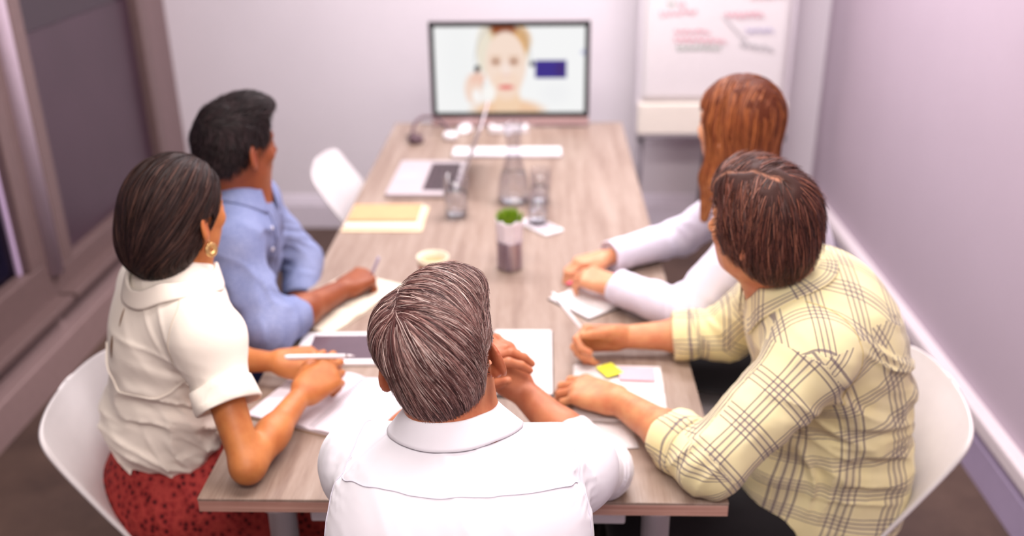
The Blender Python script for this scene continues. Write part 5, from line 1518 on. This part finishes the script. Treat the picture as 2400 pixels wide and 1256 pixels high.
# ================================================================== WOMAN WITH LONG AUBURN HAIR (right, far)
def make_auburn_woman():
    p = Person((0.62, 2.34, 0), 'woman with long auburn hair in a white shirt, hands folded on a notebook')
    g = Rig((0.476, 2.325, 1.196), -42, 0, 0, 0.97)
    sp = dict(pelvis=(0.74, 2.38, 0.50), mid=(0.70, 2.36, 0.83), neck=(0.510, 2.310, 1.068), shL=(0.500, 2.155, 0.985), shR=(0.560, 2.475, 0.985), w=0.132, dp=0.098, head=g, pright=(0.1, 1, 0))
    aL = dict(sh=(0.500, 2.155, 0.975), el=(0.350, 2.105, 0.795), wr=(0.178, 2.255, 0.800), d=(-0.78, 0.62, 0.02), n=(-0.05, -0.25, 0.95), right=False,
              curl=[(26, 40, 20), (28, 42, 20), (30, 44, 22), (34, 46, 22)], thumb=(0.5, 0.85, 0.35), hs=0.92)
    aR = dict(sh=(0.560, 2.475, 0.975), el=(0.400, 2.600, 0.795), wr=(0.170, 2.455, 0.788), d=(-0.92, -0.35, 0.0), n=(-0.05, 0.1, 0.95), right=True,
              curl=[(30, 45, 20), (32, 46, 20), (34, 48, 22), (36, 50, 22)], thumb=(0.5, 0.85, 0.35), hs=0.90)
    skin = skin_material('skin_fair', lin(220, 160, 122), lin(206, 136, 100))
    body_mesh(p, sp, (aR, aL), skin, 0.0032, True)
    m = cloth_material('white_blouse_cotton', lin(226, 220, 236), 0.8, 900, 0.2, 0.03)
    P = torso_prims(sp, 0.012); base = P
    eR = sleeve(P, aR, 0.060, 0.054, 0.044, 0.90); eL = sleeve(P, aL, 0.060, 0.054, 0.044, 0.90)
    for (e, d, r) in (eR, eL): P.append(Cyl(e, e + d * 0.14, 0.08))
    F = folds([((0.36, 2.12, 0.82), (0.7, -0.5, 0.4), 0.04, 0.008, 0.09), ((0.40, 2.58, 0.82), (0.7, 0.5, 0.4), 0.04, 0.008, 0.09), ((0.45, 2.14, 0.92), (0.4, 0.2, 1), 0.045, 0.007, 0.08), ((0.26, 2.19, 0.80), (0.8, -0.5, 0), 0.05, 0.004, 0.07)])
    V, Q = sdf_mesh(P, 0.005, F)
    p.add('shirt', relax(V, Q, 2, 0.5), Q, m)
    for (e, d, r), sd in ((eR, 2), (eL, 3)): cuff(p, e - d * 0.026, d, 0.042, 0.068, 0.005, m, seed=sd, wob=0.002)
    nk = np.asarray(sp['neck'])
    collar(p, base, nk, V3(-0.2, -0.02, 1), V3(-0.95, 0.1, 0), 0.062, 0.064, 0.026, 0.038, m, gap=0.5, point=0.03)
    # hair, local frame
    H = [Ell((0, -0.012, 0.040), (0.090, 0.110, 0.096), k=0.03),
         Cone((0.0, -0.045, 0.02), (0.01, -0.075, -0.17), 0.080, 0.064, 0.05, flat=((0, 1, 0), 0.75)), Cone((0.062, -0.02, 0.0), (0.075, -0.045, -0.17), 0.034, 0.030, 0.05), Cone((-0.066, -0.006, 0.01), (-0.075, 0.008, -0.12), 0.028, 0.024, 0.04),
         Cone((-0.075, 0.008, -0.12), (-0.068, 0.026, -0.235), 0.024, 0.010, 0.03), Cone((0.01, -0.075, -0.17), (0.02, -0.085, -0.25), 0.064, 0.045, 0.04, flat=((0, 1, 0), 0.6)),
         Box((0, 0.145, -0.10), (0.080, 0.10, 0.155), op='s', k=0.02, rnd=0.03), Ell((0, 0.09, -0.03), (0.058, 0.06, 0.085), op='s', k=0.02)]
    def fl(X, r):
        top = smooth01(X[:, 2], 0.05, 0.11)[:, None]
        sx = np.sign(X[:, 0] + 0.01)[:, None]
        d = np.concatenate([sx * 0.9, 0 * sx - 0.25, 0 * sx - 0.3], 1) * top + np.array([0, -0.05, -1.0]) * (1 - top * 0.7)
        w = np.sin(X[:, 2] * 55 + X[:, 0] * 40)[:, None] * smooth01(-X[:, 2], 0.0, 0.10)[:, None]
        return d + w * np.array([0.22, 0.12, 0])
    pal = np.array([lin(98, 48, 30)[:3], lin(142, 76, 44)[:3], lin(186, 112, 64)[:3], lin(220, 158, 98)[:3]])
    def colf(R, r, n):
        w = np.clip(r.random(n) ** 1.3 * 0.62 + 0.30 * smooth01(-R[:, 2], -0.04, 0.16) + 0.15 * smooth01(-R[:, 0], 0.05, 0.09), 0, 1) * 2.999; i = np.floor(w).astype(int); f = (w - i)[:, None]
        return pal[i] * (1 - f) + pal[np.minimum(i + 1, 3)] * f
    colf.cap = lambda R: pal[0] * (1 - smooth01(-R[:, 2], 0.0, 0.2)[:, None]) + pal[1] * smooth01(-R[:, 2], 0.0, 0.2)[:, None]
    def keep(X): return ~((np.abs(X[:, 0]) < 0.085) & (X[:, 1] > 0.046) & (X[:, 2] < 0.058))
    hair_build(p, g, H, fl, 7000, lambda R, r: 0.10 + 0.09 * r.random(len(R)), 0.0012, colf, 0.006, 16, keep, 0.005, lambda P_: 0.0035 * vnoise(P_[:, 0] * 60, P_[:, 1] * 60, P_[:, 2] * 12), 0.05, 5, flick=0.002)
    face_parts(p, g, M_iris, simple('brow_auburn', lin(130, 80, 54), 0.6, 0.1), True)
    tro = cloth_material('black_trousers', lin(34, 31, 34))
    legs(p, [(0.70, 2.31, 0.52), (0.70, 2.45, 0.52)], [(0.22, 2.31, 0.53), (0.22, 2.46, 0.53)], [(0.20, 2.30, 0), (0.20, 2.46, 0)], tro, (0.08, 0.058, 0.042), (0.73, 2.38, 0.56), shoe_mat=M_black, az=-90)
    return p, aL, aR

# ================================================================== MAN IN THE YELLOW PLAID SHIRT (right, near)
def plaid_material():
    m, t = mat('yellow_plaid', lin(238, 220, 160), 0.85, spec=0.15)
    uv = t.n('ShaderNodeUVMap'); uv.uv_map = 'UVMap'
    sx = t.n('ShaderNodeSeparateXYZ'); t.l(uv.outputs[0], sx.inputs[0])
    nz = t.noise(t.coord(), 500, 2)
    def lines(c, per, off):
        f = t.math('FRACT', t.math('ADD', t.math('MULTIPLY', c, 1 / per), off + 20))
        zone = t.math('MULTIPLY', t.math('LESS_THAN', f, 0.50), 1.0)
        g_ = t.math('FRACT', t.math('MULTIPLY', f, 8.0))
        l_ = t.math('LESS_THAN', t.math('ABSOLUTE', t.math('SUBTRACT', g_, 0.5)), 0.15)
        l_ = t.math('MULTIPLY', l_, zone)
        band = t.math('MULTIPLY', t.math('LESS_THAN', t.math('ABSOLUTE', t.math('SUBTRACT', f, 0.25)), 0.13), 1.0)
        return l_, band
    lu, bu = lines(sx.outputs[0], 0.086, 0.1); lv, bv = lines(sx.outputs[1], 0.080, 0.3)
    base = t.ramp(t.noise(t.coord(), 6, 3), [(0.3, lin(236, 221, 164)), (0.7, lin(245, 234, 188))])
    bandc = lin(206, 192, 162)
    c = t.mix(t.math('MULTIPLY', bu, 0.35), base, bandc); c = t.mix(t.math('MULTIPLY', bv, 0.35), c, bandc)
    dark = lin(104, 90, 106)
    c = t.mix(t.math('MULTIPLY', lu, 0.74), c, dark); c = t.mix(t.math('MULTIPLY', lv, 0.74), c, dark)
    t.l(c, t.p.inputs['Base Color']); t.p.inputs['Sheen Weight'].default_value = 0.2
    t.bump(nz, 0.2, 0.0006)
    return m

def make_plaid_man():
    p = Person((0.60, 1.76, 0), 'brown-haired man in a yellow plaid shirt leaning on the table')
    g = Rig((0.413, 1.722, 1.170), -47, 0, -4, 0.955)
    sp = dict(pelvis=(0.610, 1.79, 0.50), mid=(0.700, 1.775, 0.86), neck=(0.462, 1.740, 1.050), shL=(0.500, 1.580, 0.975), shR=(0.530, 1.925, 0.975), w=0.172, dp=0.125, head=g, pright=(0.06, 1, 0), shr=0.058)
    aL = dict(sh=(0.500, 1.575, 0.965), el=(0.308, 1.478, 0.800), wr=(0.155, 1.716, 0.785), d=(-0.84, 0.54, -0.02), n=(-0.05, -0.12, 0.98), right=False,
              curl=[(22, 38, 20), (24, 40, 20), (26, 42, 22), (30, 44, 22)], thumb=(0.45, 0.9, 0.4), hs=1.08, k=1.05)
    aR = dict(sh=(0.530, 1.925, 0.965), el=(0.425, 1.985, 0.800), wr=(0.185, 1.990, 0.788), d=(-0.98, -0.12, 0.05), n=(-0.05, 0.93, 0.42), right=True,
              curl=[(48, 62, 36), (54, 66, 36), (58, 68, 36), (60, 70, 36)], thumb=(0.45, 0.85, 0.45), hs=1.0)
    skin = skin_material('skin_ruddy', lin(210, 146, 102), lin(194, 116, 80))
    body_mesh(p, sp, (aR, aL), skin, 0.003)
    pm = plaid_material()
    P = torso_prims(sp, 0.014)
    nT = len(P)
    eL = sleeve(P, aL, 0.074, 0.064, 0.056, 0.34); eR = sleeve(P, aR, 0.072, 0.062, 0.053, 0.46)
    base = list(P)
    P.append(Box((0.590, 1.785, 0.585), (0.170, 0.175, 0.13), Rig((0, 0, 0), -88).R, rnd=0.08, k=0.06)); P.append(Ell((0.56, 1.77, 0.72), (0.14, 0.15, 0.14), k=0.06))                       # shirt tails over the seat
    for (e, d, r) in (eR, eL): P.append(Cyl(e, e + d * 0.14, 0.09))
    F = folds([((0.31, 1.49, 0.82), (0.7, -0.5, -0.5), 0.035, 0.012, 0.09), ((0.46, 1.55, 0.90), (0.5, 0.2, 0.9), 0.04, 0.010, 0.09), ((0.62, 1.60, 0.86), (0.5, 0.3, 1), 0.05, 0.016, 0.12),
               ((0.66, 1.62, 0.72), (0.15, 0.2, 1), 0.05, 0.014, 0.13), ((0.70, 1.72, 0.84), (0.3, 0.1, 1), 0.05, 0.012, 0.13), ((0.55, 1.60, 0.66), (1, 0.2, 0.1), 0.05, 0.012, 0.10), ((0.40, 1.98, 0.82), (1, 0.2, 0.4), 0.035, 0.009, 0.08)])
    V, Q = sdf_mesh(P, 0.0045, F)
    V = relax(V, Q, 2, 0.5)
    o = p.add('shirt', V, Q, pm)
    # cloth coordinates: sleeves run along the arm, body wraps round the spine
    pe, mi, ne = (np.asarray(sp[k], float) for k in ('pelvis', 'mid', 'neck'))
    x, y, z = V.T
    dT = np.full(len(V), 9.0)
    for q in base[:nT]: dT = np.minimum(dT, q.d(x, y, z))
    def arm_uv(A, cones):
        sh, el, wr = (np.asarray(A[q], float) for q in ('sh', 'el', 'wr'))
        d = np.full(len(V), 9.0)
        for q in cones: d = np.minimum(d, q.d(x, y, z))
        def seg(a, b):
            t_ = np.clip(((V - a) @ (b - a)) / ((b - a) @ (b - a)), -0.3, 1.3); return t_
        u1 = nrm(el - sh); u2 = nrm(wr - el); L1 = np.linalg.norm(el - sh)
        r0 = nrm(np.cross(u1, u2))
        s1 = (V - sh) @ u1; s2 = (V - el) @ u2
        on2 = s2 > (s1 - L1)
        al = np.where(s2 > 0, np.where(s1 > L1, L1 + s2, np.maximum(s1, L1 + s2 - 0.02)), s1)
        def ang(c, u):
            q = V - c; q = q - np.outer(q @ u, u); f = np.cross(u, r0); return np.arctan2(q @ f, q @ r0)
        a1 = ang(sh, u1); a2 = ang(el, u2)
        w2 = smooth01(s1 - L1 + np.maximum(s2, 0), -0.03, 0.03)
        a = np.where(w2 > 0.5, a2, a1)
        d = np.where(s1 < 0.012, 9.0, d)
        return d, np.stack([al, a * 0.062], 1), a
    dL, uvL, angL = arm_uv(aL, base[nT:nT + 2]); dR, uvR, angR = arm_uv(aR, base[nT + 2:nT + 4])
    ts = np.linspace(0, 1, 60); C = np.array([bez(pe, mi, ne, t) for t in ts]); cum = np.concatenate([[0], np.cumsum(np.linalg.norm(np.diff(C, axis=0), axis=1))])
    Tn = np.gradient(C, axis=0); Tn /= np.linalg.norm(Tn, axis=1, keepdims=True)
    best = np.argmin(((V[:, None, :] - C[None]) ** 2).sum(2), axis=1)
    q = V - C[best]; tg = Tn[best]; hgt = cum[best] + (q * tg).sum(1)
    q = q - tg * (q * tg).sum(1, keepdims=True)
    rgt = nrm(V3(0.08, 1, 0)); rg_ = rgt[None] - tg * (tg @ rgt)[:, None]; rg_ /= np.linalg.norm(rg_, axis=1, keepdims=True); fw = np.cross(tg, rg_)
    aT = np.arctan2((q * rg_).sum(1), -(q * fw).sum(1))             # 0 on the back, +-pi on the chest
    uvT = np.stack([aT * 0.150, hgt], 1)
    fn = np.cross(V[Q[:, 2]] - V[Q[:, 0]], V[Q[:, 3]] - V[Q[:, 1]]); fn /= np.linalg.norm(fn, axis=1, keepdims=True) + 1e-12
    uvTop = np.stack([(V - ne) @ rgt, cum[-1] + (V - ne) @ V3(-1, 0.08, -0.2)], 1)
    reg = np.argmin(np.stack([dT - 0.004, dL, dR]), axis=0)
    fr_ = np.array([np.bincount(r_, minlength=3).argmax() for r_ in reg[Q]])
    top_ = (fr_ == 0) & (fn[:, 2] > 0.5) & (V[Q].mean(1)[:, 2] > 0.92)
    UV = np.stack([uvT, uvL, uvR])[fr_[:, None], Q]                  # faces,4,2
    AA = np.stack([aT, angL, angR])[fr_[:, None], Q]; sc_ = np.array([0.150, 0.062, 0.062])[fr_]; axn = np.array([0, 1, 1])[fr_]
    wrap = np.round((AA - AA[:, :1]) / (2 * np.pi)) * 2 * np.pi * sc_[:, None]
    UV[np.arange(len(Q))[:, None], np.arange(4)[None], axn[:, None]] -= wrap
    UV[top_] = uvTop[Q[top_]]
    uvl = o.data.uv_layers.new(name='UVMap'); uvl.data.foreach_set('uv', UV.reshape(-1).astype(np.float32))
    cuff(p, eL[0] - eL[1] * 0.014, eL[1], 0.057, 0.060, 0.007, pm, seed=2, wob=0.003, uvs=True); cuff(p, eR[0] - eR[1] * 0.014, eR[1], 0.053, 0.056, 0.007, pm, seed=7, wob=0.003, uvs=True)
    collar(p, base, ne, V3(-0.30, -0.02, 1), V3(-0.98, 0.05, 0), 0.070, 0.074, 0.028, 0.044, pm, gap=0.5, point=0.035, uvs=True)
    sm = cloth_material('plaid_thread', lin(210, 190, 130))
    seam(p, (V, Q), [(0.49, 1.62, 1.035), (0.555, 1.56, 1.00), (0.585, 1.535, 0.93), (0.56, 1.53, 0.87)], 40, 0.0011, sm, 'sleeve_seam')
    # hair
    H = [Ell((0, -0.012, 0.038), (0.092, 0.112, 0.096), k=0.03), Ell((0, -0.050, -0.036), (0.078, 0.062, 0.066), k=0.05), Ell((0.02, 0.05, 0.088), (0.062, 0.05, 0.036), k=0.04), Ell((-0.062, -0.004, 0.0), (0.026, 0.055, 0.045), k=0.03), Ell((0.062, -0.004, 0.0), (0.026, 0.055, 0.045), k=0.03),
         Box((0, 0.142, -0.036), (0.2, 0.10, 0.10), op='s', k=0.012, rnd=0.015), Box((0, 0.092, -0.105), (0.2, 0.075, 0.075), op='s', k=0.01),
         Ell((0.092, 0.008, -0.036), (0.030, 0.020, 0.022), op='s', k=0.008), Ell((-0.092, 0.008, -0.036), (0.030, 0.020, 0.022), op='s', k=0.008), Box((0, -0.05, -0.150), (0.2, 0.2, 0.05), op='s', k=0.012),
         Cone((-0.030, -0.050, 0.132), (-0.046, 0.085, 0.122), 0.003, 0.006, 0.010, op='s')]
    pal = np.array([lin(46, 26, 23)[:3], lin(80, 44, 37)[:3], lin(116, 67, 54)[:3], lin(150, 96, 76)[:3]])
    def colf(R, r, n):
        w = r.random(n) ** 1.7 * 2.999; i = np.floor(w).astype(int); f = (w - i)[:, None]
        return pal[i] * (1 - f) + pal[np.minimum(i + 1, 3)] * f
    part = lambda y: -0.030 - (y + 0.05) * 0.11
    def capc(R):
        w = (np.exp(-((R[:, 0] - part(R[:, 1])) / 0.003) ** 2) * (R[:, 1] > -0.06) * (R[:, 2] > 0.06) * (0.45 + 0.55 * np.exp(-((R[:, 1] + 0.05) / 0.02) ** 2)))[:, None]
        return np.array(lin(62, 38, 34)[:3]) * (1 - w) + np.array(lin(186, 126, 100)[:3]) * w
    colf.cap = capc
    fl = parted_flow((-0.030, -0.050, 0.125), part, (-0.75, -0.30, -0.75), (1.0, -0.30, 0.0), (0.0, 0, -0.9), (0.03, -0.05))
    ln = lambda R, r: np.where(R[:, 2] < -0.03, 0.03 + 0.025 * r.random(len(R)), 0.06 + 0.05 * r.random(len(R)))
    def keep(X): return ~((X[:, 1] > 0.050) & (X[:, 2] < 0.062)) & (X[:, 2] > -0.118) & ~((X[:, 1] > 0.022) & (X[:, 2] < -0.032)) & ~((np.abs(X[:, 0] - part(X[:, 1])) < 0.0018) & (X[:, 1] > -0.055) & (X[:, 2] > 0.06))
    hair_build(p, g, H, fl, 8500, ln, 0.00085, colf, 0.008, 12, keep, 0.004, lambda P_: 0.0045 * vnoise(P_[:, 0] * 60, P_[:, 1] * 55, P_[:, 2] * 16), 0.13, 21, flick=0.012)
    face_parts(p, g, M_iris, simple('brow_brown', lin(80, 52, 42), 0.6, 0.1))
    tro = cloth_material('black_jeans', lin(32, 29, 32))
    legs(p, [(0.63, 1.70, 0.52), (0.63, 1.88, 0.52)], [(0.20, 1.66, 0.54), (0.20, 1.90, 0.54)], [(0.18, 1.66, 0), (0.18, 1.92, 0)], tro, pelvis=(0.62, 1.79, 0.53), shoe_mat=M_black, az=-90)
    return p, aL, aR

make_grey_man()
_, w_aR = make_blouse_woman()
make_blue_man()
make_auburn_woman()
make_plaid_man()

# ================================================================== THINGS HELD IN HANDS
def pen(name, a, b, r, body, tip, label, cat='pen', clip=True, group='pens in hands'):
    a, b = np.asarray(a, float), np.asarray(b, float)
    t = empty(name, tuple((a + b) / 2), 0, label, cat, group); c = (a + b) / 2; d = b - a
    tube('barrel', [a - c, a + d * 0.06 - c, a + d * 0.85 - c], [r * 0.8, r, r], body, t, 12)
    tube('nib', [a + d * 0.85 - c, a + d * 0.94 - c, b - c], [r, r * 0.6, r * 0.15], tip, t, 12)
    if clip:
        n = nrm(np.cross(d, np.cross(d, (0, 0, -1))))
        tube('clip', [a + d * 0.04 - n * r * 1.2 - c, a + d * 0.3 - n * r * 1.3 - c], r * 0.25, tip, t, 6)
    return t
pen('stylus', (-0.540, 1.748, 0.866), (-0.400, 1.790, 0.846), 0.0050, M_white, M_alu, 'white pen held by the woman in the cream blouse')
pen('ballpoint_pen', (0.024, 2.125, 0.838), (0.108, 1.968, 0.795), 0.0045, M_white, M_alu, 'thin white pen standing up from the plaid man\'s fist')
pen('ballpoint_pen', (-0.438, 2.350, 0.838), (-0.470, 2.315, 0.765), 0.0045, simple('pen_grey', lin(170, 158, 178), 0.35, 0.04), M_alu, 'grey pen in the fist of the man in blue')
pen('pink_marker', (0.212, 2.378, 0.775), (0.060, 2.350, 0.758), 0.0065, simple('marker_pink', lin(248, 120, 170), 0.4, 0.03), simple('marker_tip', lin(240, 90, 130), 0.4, 0.03), 'pink marker under the folded hands of the auburn-haired woman', 'marker', False)
